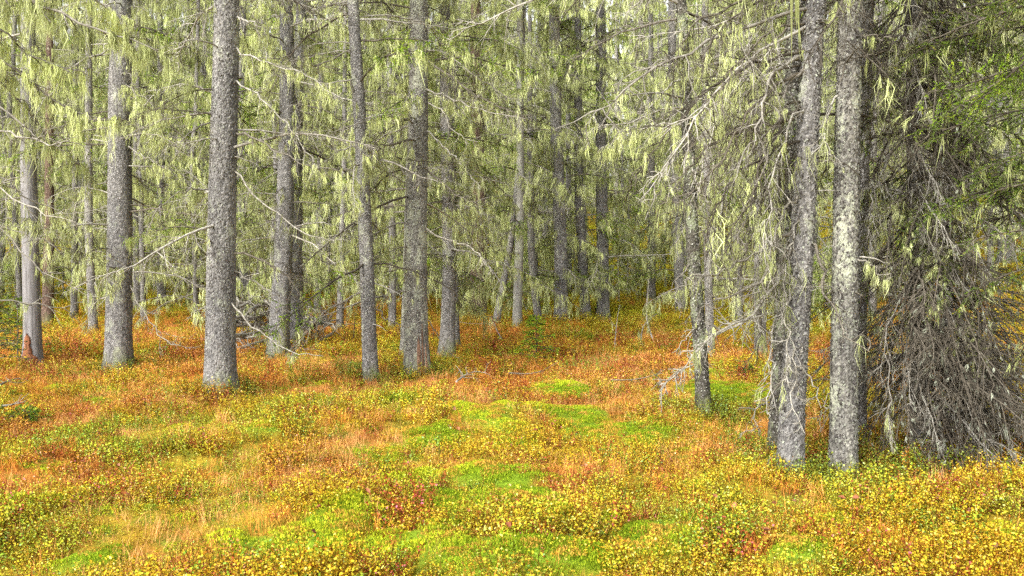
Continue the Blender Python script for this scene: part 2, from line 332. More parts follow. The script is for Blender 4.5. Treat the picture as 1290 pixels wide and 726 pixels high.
def moss_mesh(seed, n=260, rad=.1):
    r = np.random.default_rng(seed); acc = Acc(); a = r.uniform(0, 6.28, n); q = rad * np.sqrt(r.uniform(0, 1, n)); hz = .03 * (1 - (q / rad) ** 2)
    C = np.stack([q * np.cos(a), q * np.sin(a), hz - .012], 1); D = rdir(r, n, .6, 1.5)
    leaf_quads(acc, C, D, rdir(r, n, -.5, .5), r.uniform(.010, .024, n), r.uniform(.004, .007, n), r.uniform(0, 1, n), False); return acc.mesh('cushion', M['moss'])
shr = [shrub_mesh(100 + k) for k in range(4)] + [shrub_mesh(110 + k, 11, 10, .09, .11, .014) for k in range(2)]
gra = [grass_mesh(200 + k) for k in range(3)] + [grass_mesh(210 + k, 40, .15, .1, .003, .6) for k in range(2)] + [grass_mesh(220, 8, .34, .05, .0025, .3)]
mos = [moss_mesh(300 + k) for k in range(4)]

def field_pts(n, y0=3.9, y1=62, p=1.0):
    y = y0 + (y1 - y0) * rng.uniform(0, 1, n) ** p; x = rng.uniform(-1, 1, n) * (.60 * y + 1.2); return x, y
def pal(a, b, f): return np.asarray(a)[None] * (1 - f[:, None]) + np.asarray(b)[None] * f[:, None]
# leafy dwarf shrubs: yellow, orange, green, rust
x, y = field_pts(50000, p=1.15); zmv, zrv, n1_, n2_, n3_ = zones(x, y)
far = sstep(22, 30, y)
keep = rng.uniform(0, 1, len(x)) < np.clip((1 - zmv * .88) * (1 - zrv * .42) * (.5 + .9 * sstep(.3, .6, n3_)), 0, 1); x, y, zmv, zrv, n1_, n2_, n3_, far = [q[keep] for q in (x, y, zmv, zrv, n1_, n2_, n3_, far)]
k = rng.uniform(0, 1, len(x)); n4 = fbm(x / 1.2, y / 1.2, 0, 51, 3); n5 = fbm(x / .5, y / .5, 0, 61, 2)
tint = pal((.68, .44, .03), (.50, .49, .04), sstep(.3, .7, n4 + rng.normal(0, .2, len(x))))
orange = np.clip(sstep(.5, .75, n5 * .6 + zrv * .35 + rng.uniform(-.25, .22, len(x)) + .04 * sstep(6, 12, y)), 0, 1)[:, None]; tint = tint * (1 - orange) + np.array([.66, .29, .05]) * orange
green = (rng.uniform(0, 1, len(x)) < .10 + .25 * sstep(.6, .75, n4) + .2 * far)[:, None]; tint = np.where(green, [.26, .36, .035], tint)
redl = (rng.uniform(0, 1, len(x)) < .08 + .1 * zrv)[:, None]; tint = np.where(redl, [.42, .10, .035], tint)
tint = tint * rng.uniform(.75, 1.2, (len(x), 1))
t2 = (sstep(20, 26, y) * .4)[:, None]; tint = tint * (1 - t2) + np.array([.64, .56, .03]) * t2; t2 = (sstep(27, 36, y) * .7)[:, None]; tint = tint * (1 - t2) + np.array([.78, .72, .05]) * t2 * rng.uniform(.5, 1.2, (len(x), 1))  # yellow-green farther back; tint brightened on the slope to make up for missing light
s = (1 + .6 * sstep(8, 28, y)) * rng.uniform(.6, 1.15, len(x)) * (1 - .2 * zmv) * (.68 + .7 * sstep(.35, .68, fbm(x / .45, y / .45, 0, 91, 2)))
P = np.stack([x, y, H(x, y) - .01], 1); rot = np.stack([rng.normal(0, .15, len(x)), rng.normal(0, .15, len(x)), rng.uniform(0, 6.28, len(x))], 1)
scatter('bilberry_shrubs', P, rot, np.stack([s, s, s * (1 - .15 * sstep(20, 35, y))], 1), tint, rng.integers(0, 6, len(x)), shr, 'low bilberry shrubs with small yellow and orange leaves covering the forest floor', 'shrubs')
# rusty grass
x, y = field_pts(42000, p=1.1); zmv, zrv, n1_, n2_, n3_ = zones(x, y); far = sstep(24, 32, y)
keep = rng.uniform(0, 1, len(x)) < np.clip((.36 + .55 * zrv) * (1 - .6 * zmv) * (1 - .6 * far) + .06 * zmv, 0, 1); x, y, zmv, zrv, n1_, n2_, n3_ = [q[keep] for q in (x, y, zmv, zrv, n1_, n2_, n3_)]
n4 = fbm(x / 1.4, y / 1.4, 0, 71, 3) + rng.normal(0, .1, len(x)); tint = pal((.66, .27, .05), (.72, .39, .13), sstep(.35, .65, n4)); dk = sstep(15, 19, y) * (x < 3); tint = tint * (1 - .3 * dk[:, None]) + np.array([.66, .20, .05]) * .3 * dk[:, None]
tint = tint * rng.uniform(.8, 1.15, (len(x), 1)); s = (1 + .6 * sstep(8, 26, y)) * rng.uniform(.6, 1.15, len(x))
P = np.stack([x, y, H(x, y)], 1); rot = np.stack([rng.normal(0, .2, len(x)), rng.normal(0, .2, len(x)), rng.uniform(0, 6.28, len(x))], 1)
scatter('rusty_grass', P, rot, np.stack([s * 1.15, s * 1.15, s * .66], 1), tint, rng.integers(0, 6, len(x)), gra, 'thin rust-coloured autumn grass and sedge between the shrubs', 'grass')
# moss cushions
x, y = field_pts(52000, p=1.0); zmv, zrv, n1_, n2_, n3_ = zones(x, y)
keep = rng.uniform(0, 1, len(x)) < np.clip(zmv * 1.2 + .12, 0, 1); x, y, zmv, n1_, n2_ = [q[keep] for q in (x, y, zmv, n1_, n2_)]
tint = pal((.28, .38, .02), (.52, .56, .03), sstep(.3, .7, fbm(x / .6, y / .6, 0, 81, 2))); br = rng.uniform(0, 1, len(x)) < .22; tint = np.where(br[:, None], [.55, .33, .05], tint) * rng.uniform(.8, 1.1, (len(x), 1))
s = (1.05 + .8 * sstep(10, 28, y)) * rng.uniform(.7, 1.3, len(x)); P = np.stack([x, y, H(x, y) + zmv * .055], 1)
rot = np.stack([rng.normal(0, .1, len(x)), rng.normal(0, .1, len(x)), rng.uniform(0, 6.28, len(x))], 1)
scatter('green_moss', P, rot, np.stack([s, s, s], 1), tint, rng.integers(0, 4, len(x)), mos, 'bright green and yellow moss cushions in the open patches', 'moss')

# ------------------------------------------------------------------ trunks
def trunk_mesh(path, r0, r1, mname, near, height, seed, flare=.35, z_fine=6.0, root=.1):
    """path: points from the base up; the trunk goes on straight to `height` above the base"""
    path = np.asarray(path, float); d = unit(path[-1] - path[-2]) if len(path) > 1 else np.array([0, 0, 1.]); up = unit(d * .35 + np.array([0, 0, .65]) * 1.0)
    last = path[-1]; ztop = path[0][2] + height
    if last[2] < ztop: path = np.vstack([path, last + up * (ztop - last[2]) * .5 / up[2], last + up * (ztop - last[2]) / up[2]])
    seg = np.r_[0, np.cumsum(np.linalg.norm(np.diff(path, axis=0), axis=1))]; Ltot = seg[-1]; Lvis = min(z_fine, Ltot)
    st = .009 if near == 2 else (.03 if near else .12); k = int(np.clip(2 * math.pi * r0 / (.0085 if near == 2 else .02), 12, 130)) if near else 12
    t = np.r_[np.arange(-.15, Lvis, st), np.linspace(Lvis, Ltot, max(4, int((Ltot - Lvis) / .6)))]
    C = np.stack([np.interp(t, seg, path[:, c]) for c in range(3)], 1); neg = t < 0; C[neg] = path[0] + (path[1] - path[0]) / np.linalg.norm(path[1] - path[0]) * t[neg][:, None]
    ker = max(1, int(.5 / st)); 
    for c in (0, 1):
        e = np.pad(C[:, c], ker, mode='edge'); sm = np.convolve(e, np.ones(2 * ker + 1) / (2 * ker + 1), 'valid'); wgt = np.minimum(1, np.minimum(np.arange(len(t)), np.arange(len(t))[::-1]) / (ker + 1)); C[:, c] = C[:, c] * (1 - wgt) + sm * wgt
    vis = seg[-3] if len(seg) > 3 else Ltot * .5
    R = np.where(t < vis, r0 + (r1 - r0) * np.clip(t, 0, None) / max(vis, .1), r1 * np.clip(1 - (t - vis) / max(Ltot - vis, .1), 0, 1) + .004)
    a = np.arange(k) * 2 * math.pi / k; A, Tt = np.meshgrid(a, t); rr = R[:, None] * np.ones_like(A)
    r_ = np.random.default_rng(seed); lob = sum(r_.uniform(.3, 1) * np.cos(q * (A + r_.uniform(0, 6.28))) for q in (3, 4, 5)) / 2
    rr *= 1 + np.exp(-np.clip(Tt, -.1, None) / .19) * (flare + root * lob) + .03 * (fbm(np.cos(A) * 1.2 + seed, np.sin(A) * 1.2, Tt * 1.1, seed, 3) - .5) * 2
    bark = np.ones_like(rr).ravel(); cell = bark * .5
    if near:
        X, Y, Z = (np.cos(A) * rr).ravel(), (np.sin(A) * rr).ravel(), Tt.ravel(); sc = 1 / .0165
        P3 = np.stack([X * sc, Y * sc, Z * sc * .55], 1); wv = vnoise(X * 40, Y * 40, Z * 40, seed) - .5; P3 += wv[:, None] * .7
        f1, f2, cell = voronoi(P3, seed); bark = sstep(.02, .32, f2 - f1) * (.55 + .45 * cell)
        f1b, f2b, cb = voronoi(P3 * .31 + 7, seed + 5); big = sstep(.0, .16, f2b - f1b)
        fine = vnoise(X * 110, Y * 110, Z * 90, seed + 3); amp = .0068 if near == 2 else .006
        rr += ((bark - .5) * amp + (big - .6) * amp * .55 + (fine - .5) * amp * .35 + (cell - .5) * amp * .5).reshape(rr.shape)
        bark = np.clip(bark * (.6 + .4 * big) * .8 + fine * .25, 0, 1)
    V = np.stack([C[:, 0][:, None] + np.cos(A) * rr, C[:, 1][:, None] + np.sin(A) * rr, C[:, 2][:, None] + 0 * A], -1).reshape(-1, 3); n = len(t)
    i, j = np.meshgrid(np.arange(n - 1), np.arange(k), indexing='ij'); j2 = (j + 1) % k
    acc = Acc(); acc.add(V, np.stack([i * k + j, i * k + j2, (i + 1) * k + j2, (i + 1) * k + j], -1).reshape(-1, 4), bark=bark, plate=cell)
    def center(s): return np.array([np.interp(s, t, C[:, c]) for c in range(3)]), float(np.interp(s, t, R))
    return acc, center, Ltot
def flakes(center, s0, s1, n, r_, size=.02, loose=.3, cluster=None):
    """curled bark and lichen scales that stand off the trunk"""
    acc = Acc(); ss = r_.uniform(s0, s1, n); aa = r_.uniform(0, 2 * math.pi, n)
    q = fbm(np.cos(aa) * 2.2, np.sin(aa) * 2.2, ss * 1.5, int(n) % 97, 3); kp = r_.uniform(0, 1, n) < sstep(.32, .62, q) + .08; ss, aa = ss[kp], aa[kp]
    C = []; 
    for s, a in zip(ss, aa):
        c, R = center(s); C.append((c[0] + math.cos(a) * R * 1.01, c[1] + math.sin(a) * R * 1.01, c[2]))
    C = np.array(C); m_ = len(C); O = np.stack([np.cos(aa), np.sin(aa), 0 * aa], 1); Sd = np.stack([-np.sin(aa), np.cos(aa), 0 * aa], 1); Z = np.array([0, 0, 1.])[None]
    w_ = (size * r_.uniform(.4, 1.1, m_))[:, None]; h_ = (size * r_.uniform(.5, 1.3, m_))[:, None]; tl = r_.uniform(-.7, .7, m_)[:, None]; l_ = (loose * r_.uniform(.1, 1, m_))[:, None]
    Sx = Sd * np.cos(tl) + Z * np.sin(tl); Zx = Z * np.cos(tl) - Sd * np.sin(tl)
    V = np.stack([C - Sx * w_ * .5 + Zx * h_ * .4, C + Sx * w_ * .5 + Zx * h_ * .5, C + Sx * w_ * .45 - Zx * h_ * .5 + O * h_ * l_ , C + O * h_ * l_ * 1.4 - Zx * h_ * .75, C - Sx * w_ * .5 - Zx * h_ * .4 + O * h_ * l_ * .8], 1) + O[:, None] * .003
    b = np.arange(m_)[:, None] * 5; acc.add(V.reshape(-1, 3), b + np.array([0, 4, 3, 1])[None], b + np.array([1, 3, 2])[None], var=np.repeat(r_.uniform(0, 1, m_), 5)); return acc

# ------------------------------------------------------------------ branches, beard lichen, needles
def curve_path(r, L_, e0, e1, n=7, wig=.05, az=0.0):
    e = np.linspace(e0, e1, n - 1) + r.normal(0, wig * 1.5, n - 1); a = az + np.cumsum(r.normal(0, wig * 2, n - 1)); st = L_ / (n - 1)
    d = np.stack([np.cos(a) * np.cos(e), np.sin(a) * np.cos(e), np.sin(e)], 1) * st; return np.vstack([[0, 0, 0], np.cumsum(d, 0)])
def strands(acc, roots, dirs, r, length=.22, width=.006, k=7, spread=.05):
    """each root carries a beard of k hanging fibres"""
    if not len(roots): return
    R0 = np.repeat(np.asarray(roots), k, 0); D0 = np.repeat(np.asarray(dirs), k, 0); n = len(R0)
    ln = np.repeat(np.minimum(r.gamma(3.0, 1 / 3.0, len(roots)), 2.1) * length, k) * r.uniform(.35, 1.1, n); sp = np.repeat(r.uniform(.5, 1.4, len(roots)) * spread, k)
    P = R0 + D0 * (r.uniform(-.5, .5, n) * sp)[:, None] + r.normal(0, .004, (n, 3)); S = rdir(r, n, -.15, .15) * (width * r.uniform(.5, 1.4, n))[:, None]
    Z = np.array([0, 0, -1.])[None]; j1 = r.normal(0, .10, (n, 3)) * ln[:, None]; j2 = r.normal(0, .17, (n, 3)) * ln[:, None] - (P - R0) * .5
    p1 = P + Z * ln[:, None] * .4 + j1; p2 = P + Z * ln[:, None] + j2
    V = np.stack([P - S * .35, P + S * .35, p1 + S * .6, p1 - S * .6, p2], 1).reshape(-1, 3); b = np.arange(n)[:, None] * 5
    va = np.clip(np.repeat(r.uniform(.1, .9, len(roots)), k) + r.normal(0, .13, n), 0, 1)
    acc.add(V, b + np.array([0, 1, 2, 3]), b + np.array([3, 2, 4]), var=np.repeat(va, 5))
def needles(acc, A, B_, r, dens=130, ln=.017, wd=.0028, varb=.5):
    """needles along the shoots A -> B"""
    for a, b in zip(A, B_):
        l = np.linalg.norm(b - a); n = max(4, int(l * dens)); t = np.linspace(0, 1, n)[:, None]; T = unit(b - a); C = a + (b - a) * t
        D = rdir(r, n, -.35, 1.1); D = D - T * (D @ T)[:, None] * .6; D = D + T * .8; D /= np.linalg.norm(D, axis=1)[:, None]
        S = np.cross(D, r.normal(0, 1, (n, 3))); S /= np.linalg.norm(S, axis=1)[:, None] + 1e-9; ll = ln * r.uniform(.7, 1.2, n)[:, None]
        V = np.stack([C - S * wd, C + S * wd, C + D * ll], 1).reshape(-1, 3); acc.add(V, None, np.arange(n)[:, None] * 3 + np.array([0, 1, 2]), var=np.clip(varb + r.normal(0, .2) + r.normal(0, .12, 1)[0] + np.repeat(r.normal(0, .1, n), 3), 0, 1))
def grow(W, Lc, Nd, P, R0, r, twigs=12, tl=.45, sub=3, lich=.6, ndl=0.0, lk=dict(), nk=dict(), droop=.5, k0=5, start=.15, wig=.12, planar=.35, tipr=.0026, around=.35, fwd=1.0):
    """a limb along P with side twigs; lichen hangs from the twigs, needles sit on the outer shoots"""
    n = len(P); R = R0 * (1 - np.linspace(0, 1, n)) ** .8 + tipr; tube(W, P, R, k0)
    seg = np.r_[0, np.cumsum(np.linalg.norm(np.diff(P, axis=0), axis=1))]; Lt = seg[-1]; roots, dirs, A, B_ = [], [], [], []
    pt = lambda s: np.array([np.interp(s, seg, P[:, c]) for c in range(3)])
    for q in range(twigs):
        s = Lt * (start + (1 - start) * (q + r.uniform()) / twigs); s = min(s, Lt * .985); p = pt(s); T = unit(pt(min(s + .05, Lt)) - pt(max(s - .05, 0))); side = np.cross(T, [0, 0, 1.]); side = unit(side) * (1 if q % 2 else -1); ph = r.uniform(-1.57, 1.57) * around; side = side * math.cos(ph) + unit(np.cross(side, T)) * math.sin(ph)
        d = unit(T * r.uniform(.5, 1.1) * fwd + side * r.uniform(.6, 1.1) + np.array([0, 0, r.normal(-.15 * droop * 2, planar)])); l = tl * (1 - .55 * s / Lt) * r.uniform(.4, 1.2)
        pts = [p]; dd = d
        for z in range(4): dd = unit(dd + r.normal(0, wig, 3) + np.array([0, 0, -droop * .28])); pts.append(pts[-1] + dd * l / 4)
        pts = np.array(pts); tube(W, pts, np.linspace(R0 * .33 + .002, tipr * .8, 5), 3)
        if r.uniform() < lich: 
            for z in range(r.integers(1, 3)): g = r.integers(0, 4); f = r.uniform(); roots.append(pts[g] * (1 - f) + pts[g + 1] * f); dirs.append(unit(pts[g + 1] - pts[g]))
        if r.uniform() < ndl: A.append(pts[1]); B_.append(pts[2]); A.append(pts[2]); B_.append(pts[3]); A.append(pts[3]); B_.append(pts[4])
        for w_ in range(sub):
            g = r.integers(1, 4); p2 = pts[g]; d2 = unit(unit(pts[g + 1] - pts[g]) * .8 + r.normal(0, .6, 3) + np.array([0, 0, -droop * .5])); l2 = l * r.uniform(.25, .6); m1 = p2 + d2 * l2 * .5; e_ = m1 + unit(d2 + r.normal(0, .25, 3) + np.array([0, 0, -droop * .5])) * l2 * .5
            tube(W, np.array([p2, m1, e_]), [max(.0028, tipr), .0022, tipr * .7], 3)
            if r.uniform() < lich * .7: roots.append(m1); dirs.append(d2)
            if r.uniform() < ndl: A += [p2, m1]; B_ += [m1, e_]
    for q in range(int(twigs * lich * .8)):
        s = Lt * r.uniform(.1, 1); roots.append(pt(s)); dirs.append(unit(pt(min(s + .05, Lt)) - pt(max(s - .06, 0))))
    if Lc is not None: strands(Lc, roots, dirs, r, **lk)
    if Nd is not None and A: needles(Nd, A, B_, r, **nk)

# library of limbs for the middle-distance spruces; each limb is a branch with its own lichen and needles
def limb_set(seed, L_, e0, e1, wood, lichm, needm, **kw):
    r = np.random.default_rng(seed); W, Lc, Nd = Acc(), Acc(), Acc(); P = curve_path(r, L_, e0, e1, 9, .07); grow(W, Lc, Nd, P, .011 * L_ ** .5, r, **kw)
    return W.mesh('branch', M[wood], True), (Lc.mesh('lichen', M[lichm]) if Lc.n else None), (Nd.mesh('needles', M[needm]) if Nd.n else None)
LIMB = {'dead': [limb_set(500 + q, random.uniform(1.2, 2.0), random.uniform(-.15, .25), random.uniform(-.9, -.35), 'twig' if q % 2 else 'dark_twig', 'lichen', 'needles', around=.8, twigs=20, tl=.55, sub=4, lich=.3, ndl=.0, lk=dict(length=.24, width=.0065, k=14, spread=.08), droop=.45) for q in range(9)],
        'bare': [limb_set(540 + q, random.uniform(.9, 1.8), random.uniform(-.2, .2), random.uniform(-.7, -.1), 'twig', 'lichen', 'needles', around=1, twigs=14, tl=.45, sub=4, lich=.12, ndl=0, lk=dict(length=.12, width=.007, k=6, spread=.05), droop=.3, wig=.2) for q in range(7)],
        'beard': [limb_set(560 + q, random.uniform(1.3, 2.2), random.uniform(-.1, .2), random.uniform(-1.0, -.5), 'twig', 'lichen', 'needles', twigs=18, tl=.55, sub=3, lich=.6, ndl=.12, lk=dict(length=.24, width=.008, k=11, spread=.10), droop=.6) for q in range(7)],
        'live': [limb_set(580 + q, random.uniform(1.4, 2.1), random.uniform(-.1, .2), random.uniform(-.7, -.3), 'dark_twig', 'lichen', 'needles_bright', twigs=22, tl=.5, sub=4, lich=.25, ndl=.8, lk=dict(length=.25, width=.008, k=9, spread=.1), nk=dict(dens=95, ln=.026, wd=.0065), droop=.35) for q in range(6)]}
for kk, wd_ in (('long_pale', 'pale_wood'), ('long_grey', 'twig'), ('long_dark', 'dark_twig')):
    LIMB[kk] = [limb_set(660 + q + len(kk) * 13, random.uniform(1.6, 2.8), random.uniform(-.25, .2), random.uniform(-.9, -.2), wd_, 'lichen', 'needles', around=.9, fwd=1.3, twigs=22, tl=.6, sub=4, lich=.10, ndl=0, lk=dict(length=.16, width=.005, k=10, spread=.05), droop=.35, wig=.2) for q in range(5)]
LIMB['stub'] = [limb_set(620 + q, random.uniform(.08, .45), random.uniform(-.3, .5), random.uniform(-.6, .2), 'dark_twig' if q % 2 else 'twig', 'lichen', 'needles', twigs=1 + q % 3, tl=.12, sub=0, lich=.1, ndl=0, lk=dict(length=.06, width=.005, k=5, spread=.02), wig=.2, around=1) for q in range(8)]
def add_limb(root, p, az, kind, s, r):
    w_, l_, n_ = LIMB[kind][r.integers(len(LIMB[kind]))]; b = new_obj('branch', w_, root, p); b.rotation_euler = (r.normal(0, .12), r.normal(0, .12), az); b.scale = (s, s, s * r.uniform(.9, 1.1))
    if l_: new_obj('lichen', l_, b)['kind'] = 'stuff'
    if n_: new_obj('needles', n_, b)['kind'] = 'stuff'
    return b

# whole crowns for the trees further back, and the tops of the near ones (out of the frame)
def crown_set(seed, z0, z1, nb, rmax, lich, ndl, top=True):
    r = np.random.default_rng(seed); W, Lc, Nd = Acc(), Acc(), Acc()
    for q in range(nb):
        f = ((q + r.uniform()) / nb) ** 1.35; z = z0 + (z1 - z0) * f; L_ = rmax * (1 - .75 * f if top else 1) * r.uniform(.55, 1.15) + .2; az = q * 2.4 + r.normal(0, .3)
        P = curve_path(r, L_, r.uniform(-.3, .2), r.uniform(-1.0, -.3), 6, .08, az) + (0, 0, z)
        alive = r.uniform() < ndl * (.4 + .9 * f); bearded = r.uniform() < lich * (1 - .3 * f)
        grow(W, Lc, Nd, P, .014, r, twigs=13, tl=.6, sub=3, around=.7, lich=.15 if alive else (.6 if bearded else .12), ndl=.9 if alive else 0, lk=dict(length=.26, width=.015, k=9, spread=.12), nk=dict(dens=55, ln=.045, wd=.009), droop=.5, k0=4, tipr=.0045)
    return W.mesh('branches', M['twig']), Lc.mesh('lichen', M['lichen']), Nd.mesh('needles', M['needles_bright'])
CROWN = [crown_set(700 + q, 0.7 + .2 * q, 13.0, 50, 1.8, [.7, .5, .65, .45, .75, .35][q], [.25, .4, .25, .5, .2, .6][q]) for q in range(6)]
TOPS = [crown_set(720 + q, 0, 6.0, 15, 1.2, .4, .5) for q in range(2)]
for ms in CROWN + TOPS: ms[0].name = 'branches'

def crown_parts(root, ms, p=(0, 0, 0), rz=0, s=(1, 1, 1)):
    for nm, me in zip(('branches', 'lichen', 'needles'), ms):
        o = new_obj(nm if nm != 'branches' else 'crown', me, root, p); o.rotation_euler = (0, 0, rz); o.scale = s
        o['kind'] = 'stuff'

def spruce(u, v, ups, wpx, wtop, label, mname='bark_far', near=0, limbs=(('dead', 14),), height=None, zlim=None, seed=None, name='spruce_tree', group=None, low=1.2, flare=.4, root=.24, lscale=1.0, dist=None, crown=True, scale_n=0, cat='tree'):
    """u, v: where the foot stands in the picture; ups: picture points the trunk passes through"""
    seed = seed if seed is not None else int(u * 7 + v); r = np.random.default_rng(seed)
    x0, y0, z0 = ground_at(u, v) if dist is None else (at(u, v, dist)[0], dist, float(H(at(u, v, dist)[0], dist)))
    t = tag(new_obj(name, None, None, (x0, y0, z0)), label, cat, group); t.empty_display_size = .2
    path = [np.zeros(3)] + [at(a, b, y0) - (x0, y0, z0) for a, b in ups]; r0, r1 = wpx * y0 / FPX / 2, wtop * y0 / FPX / 2; ht = height or r.uniform(12, 16)
    ztop = CAM_H + .3 * y0 - z0; acc, center, Lt = trunk_mesh(path, r0, r1, mname, near, ht, seed, flare, min(ztop, 9) if near else 4, root)
    new_obj('trunk', acc.mesh('trunk', M[{'bark_near': 'bark_mid', 'bark_lichen': 'bark_mid_lichen'}.get(mname, mname) if near == 1 else mname], True), t)
    if scale_n:
        f = flakes(center, .02, min(ztop + .2, Lt), scale_n, r, .0155, .5); o = new_obj('bark_scales', f.mesh('bark_scales', M['bark_scale']), t); o['kind'] = 'stuff'
    zl = min(ztop + .8, ht - 1) if zlim is None else zlim
    for kind, n in (tuple(limbs) + ((('beard', 9), ('dead', 6), ('live', 4)) if y0 > 16.5 else ()) + ((('stub', 16), ('long_dark', 4), ('long_grey', 4), ('long_pale', 1), ('live', 4)) if near and y0 > 9.5 else (('stub', 12), ('long_dark', 2)) if near else ())):
        for q in range(n):
            s = low + (zl - low) * ((q + r.uniform()) / n) ** .8; s = s if kind != 'stub' else .5 + (zl - .5) * (q + r.uniform()) / n; c, R = center(s); az = r.uniform(0, 6.28); add_limb(t, c + np.array([math.cos(az), math.sin(az), 0]) * R * .7, az, kind, lscale * r.uniform(.55, 1.1), r)
    if crown and ht > ztop + 2:
        c, R = center(ztop + .8); crown_parts(t, TOPS[r.integers(2)], c, r.uniform(0, 6.28), (1, 1, max(.3, (ht - ztop - 1) / 6)))
    return t, center, r, y0

def path_branch(root, pts, y, r0, seed, name='branch', wood='pale_wood', n=16, dy=0.0, lk=None, base=(0, 0, 0), **kw):
    """a limb drawn through given picture points at distance y (dy: how much nearer the tip is)"""
    r = np.random.default_rng(seed); m_ = len(pts); P = np.array([at(a, b, y + dy * q / (m_ - 1)) for q, (a, b) in enumerate(pts)]); P = resample(P, n); P[1:] += r.normal(0, .016, (n - 1, 3)); kw = dict(kw); kw['twigs'] = int(kw.get('twigs', 10) * 1.5); r0 *= .78
    o0 = np.array(root.location) if root else P[0]; W, Lc, Nd = Acc(), Acc(), Acc(); kw = {**dict(around=1.0, twigs=10, tl=.4, sub=4, lich=.3, ndl=0, droop=.25, wig=.22, planar=.5), **kw}
    grow(W, Lc, Nd, P - o0, r0, r, lk=lk or dict(length=.14, width=.004, k=10, spread=.05), nk=dict(dens=160, ln=.016, wd=.002), **kw)
    b = new_obj(name, W.mesh(name, M[wood], True), root, (0, 0, 0) if root else P[0])
    if Lc.n: new_obj('lichen', Lc.mesh('lichen', M['lichen']), b)['kind'] = 'stuff'
    if Nd.n: new_obj('needles', Nd.mesh('needles', M['needles_bright']), b)['kind'] = 'stuff'
    return b

# ------------------------------------------------------------------ the named trees, left to right
# (grey snag with a rotten foot)
snag, cS, rS, yS = spruce(42, 460, [(38, 300), (34, 100), (36, 0)], 22, 17, 'smooth pale grey dead trunk with a rotten orange foot at the left edge', 'bark_far', 0, (('bare', 7),), height=9, flare=.35, name='dead_tree', low=2.0)
m, N, L, B = mat('weathered_wood'); tc = N.new('ShaderNodeTexCoord').outputs['Object']
g = noise(N, L, stretch(N, L, tc, (26, 26, 1.6)), 1, 5, .7, .4); r_ = ramp(N, [(.3, (.05, .045, .042)), (.5, (.17, .16, .158)), (.8, (.28, .27, .268))]); L.new(g, r_.inputs[0])
L.new(r_.outputs[0], B.inputs['Base Color']); B.inputs['Roughness'].default_value = .85; bump(N, L, g, B, .8, .012); M['weathered_wood'] = m
m, N, L, B = mat('rotten_wood'); tc = N.new('ShaderNodeTexCoord').outputs['Object']
g = noise(N, L, stretch(N, L, tc, (38, 38, 5)), 1, 5, .7, .6); r_ = ramp(N, [(.32, (.05, .02, .01)), (.5, (.20, .075, .03)), (.75, (.42, .17, .06))]); L.new(g, r_.inputs[0])
L.new(r_.outputs[0], B.inputs['Base Color']); B.inputs['Roughness'].default_value = .95; bump(N, L, g, B, 1, .02); M['rotten_wood'] = m
M['scar_wood'] = wood_material('scar_wood', (.10, .045, .03), (.42, .27, .19))
for o in snag.children:
    if o.name.startswith('trunk'): o.data.materials[0] = M['weathered_wood']
def wound(root, center, s0, s1, a0, a1, mname, seed, thick=.012, name='rotten_patch'):
    """a ragged open wound on one side of a trunk, standing a little proud of it"""
    r = np.random.default_rng(seed); acc = Acc(); ns, na = 40, 16; s = np.linspace(s0, s1, ns); f = np.linspace(0, 1, na); V = []
    for q, ss in enumerate(s):
        c, R = center(ss); g = (q / (ns - 1)); wd = (1 - g ** 3) * (.55 + .9 * vnoise(g * 9, seed, 0, seed)); am = (a0 + a1) / 2; hw = (a1 - a0) / 2 * wd; Rf = R * (1 + .38 * math.exp(-max(ss, -.1) / .19))
        a = am + (f - .5) * 2 * hw; d = Rf + thick * (np.sin(f * math.pi) ** .4) + .018 * (fbm(a * 9, ss * 3, 0, seed, 3) - .5); V.append(np.stack([c[0] + np.cos(a) * d, c[1] + np.sin(a) * d, np.full(na, c[2])], 1))
    i, j = np.meshgrid(np.arange(ns - 1), np.arange(na - 1), indexing='ij'); acc.add(np.concatenate(V), np.stack([i * na + j, i * na + j + 1, (i + 1) * na + j + 1, (i + 1) * na + j], -1).reshape(-1, 4))
    return new_obj(name, acc.mesh(name, M[mname], True), root)
wound(snag, cS, -.08, .55, -2.5, -.9, 'rotten_wood', 4, .03)

spruce(118, 422, [(112, 300), (111, 120), (113, 0)], 11, 8, 'slim spruce between the pale snag and the dark-footed thick trunk', limbs=(('dead', 12), ('live', 4),))
TA = spruce(149, 466, [(151, 300), (151, 100), (154, 0)], 33, 25, 'stout dark spruce trunk, second large one from the left', 'bark_near', 1, (('dead', 9), ('bare', 6)), flare=.28)
TB = spruce(277, 500, [(279, 300), (284, 100), (286, 0)], 38, 30, 'thickest rough grey spruce trunk standing in the left foreground', 'bark_near', 2, (('bare', 9), ('dead', 5)), scale_n=8000, flare=.4, low=1.6)
spruce(310, 402, [(303, 200), (306, 0)], 13, 10, 'narrow trunk seen just right of the thickest left trunk', limbs=(('dead', 14), ('live', 5),))
spruce(297, 402, [(296, 200), (298, 0)], 10, 8, 'narrow trunk half hidden behind the thickest left trunk', limbs=(('dead', 10),))
TC = spruce(350, 450, [(358, 300), (362, 150), (361, 0)], 26, 16, 'dark leaning spruce in front of its paired twin trunk', 'bark_near', 1, (('dead', 12), ('bare', 8)))
spruce(371, 441, [(371, 300), (373, 150), (381, 0)], 22, 14, 'twin spruce trunk touching the back of a dark leaning one', 'bark_near', 1, (('dead', 10),))
TD = spruce(467, 481, [(462, 330), (456, 200), (448, 60), (444, 0)], 19, 14, 'slender grey spruce leaning left in the middle of the clearing edge', 'bark_near', 1, (('bare', 10), ('dead', 5)), scale_n=3000, flare=.3)
TE = spruce(525, 474, [(523, 330), (527, 150), (528, 0)], 31, 21, 'lichen-crusted spruce with a split reddish scar at its foot', 'bark_lichen', 2, (('dead', 11), ('bare', 6)), scale_n=8000, flare=.4)
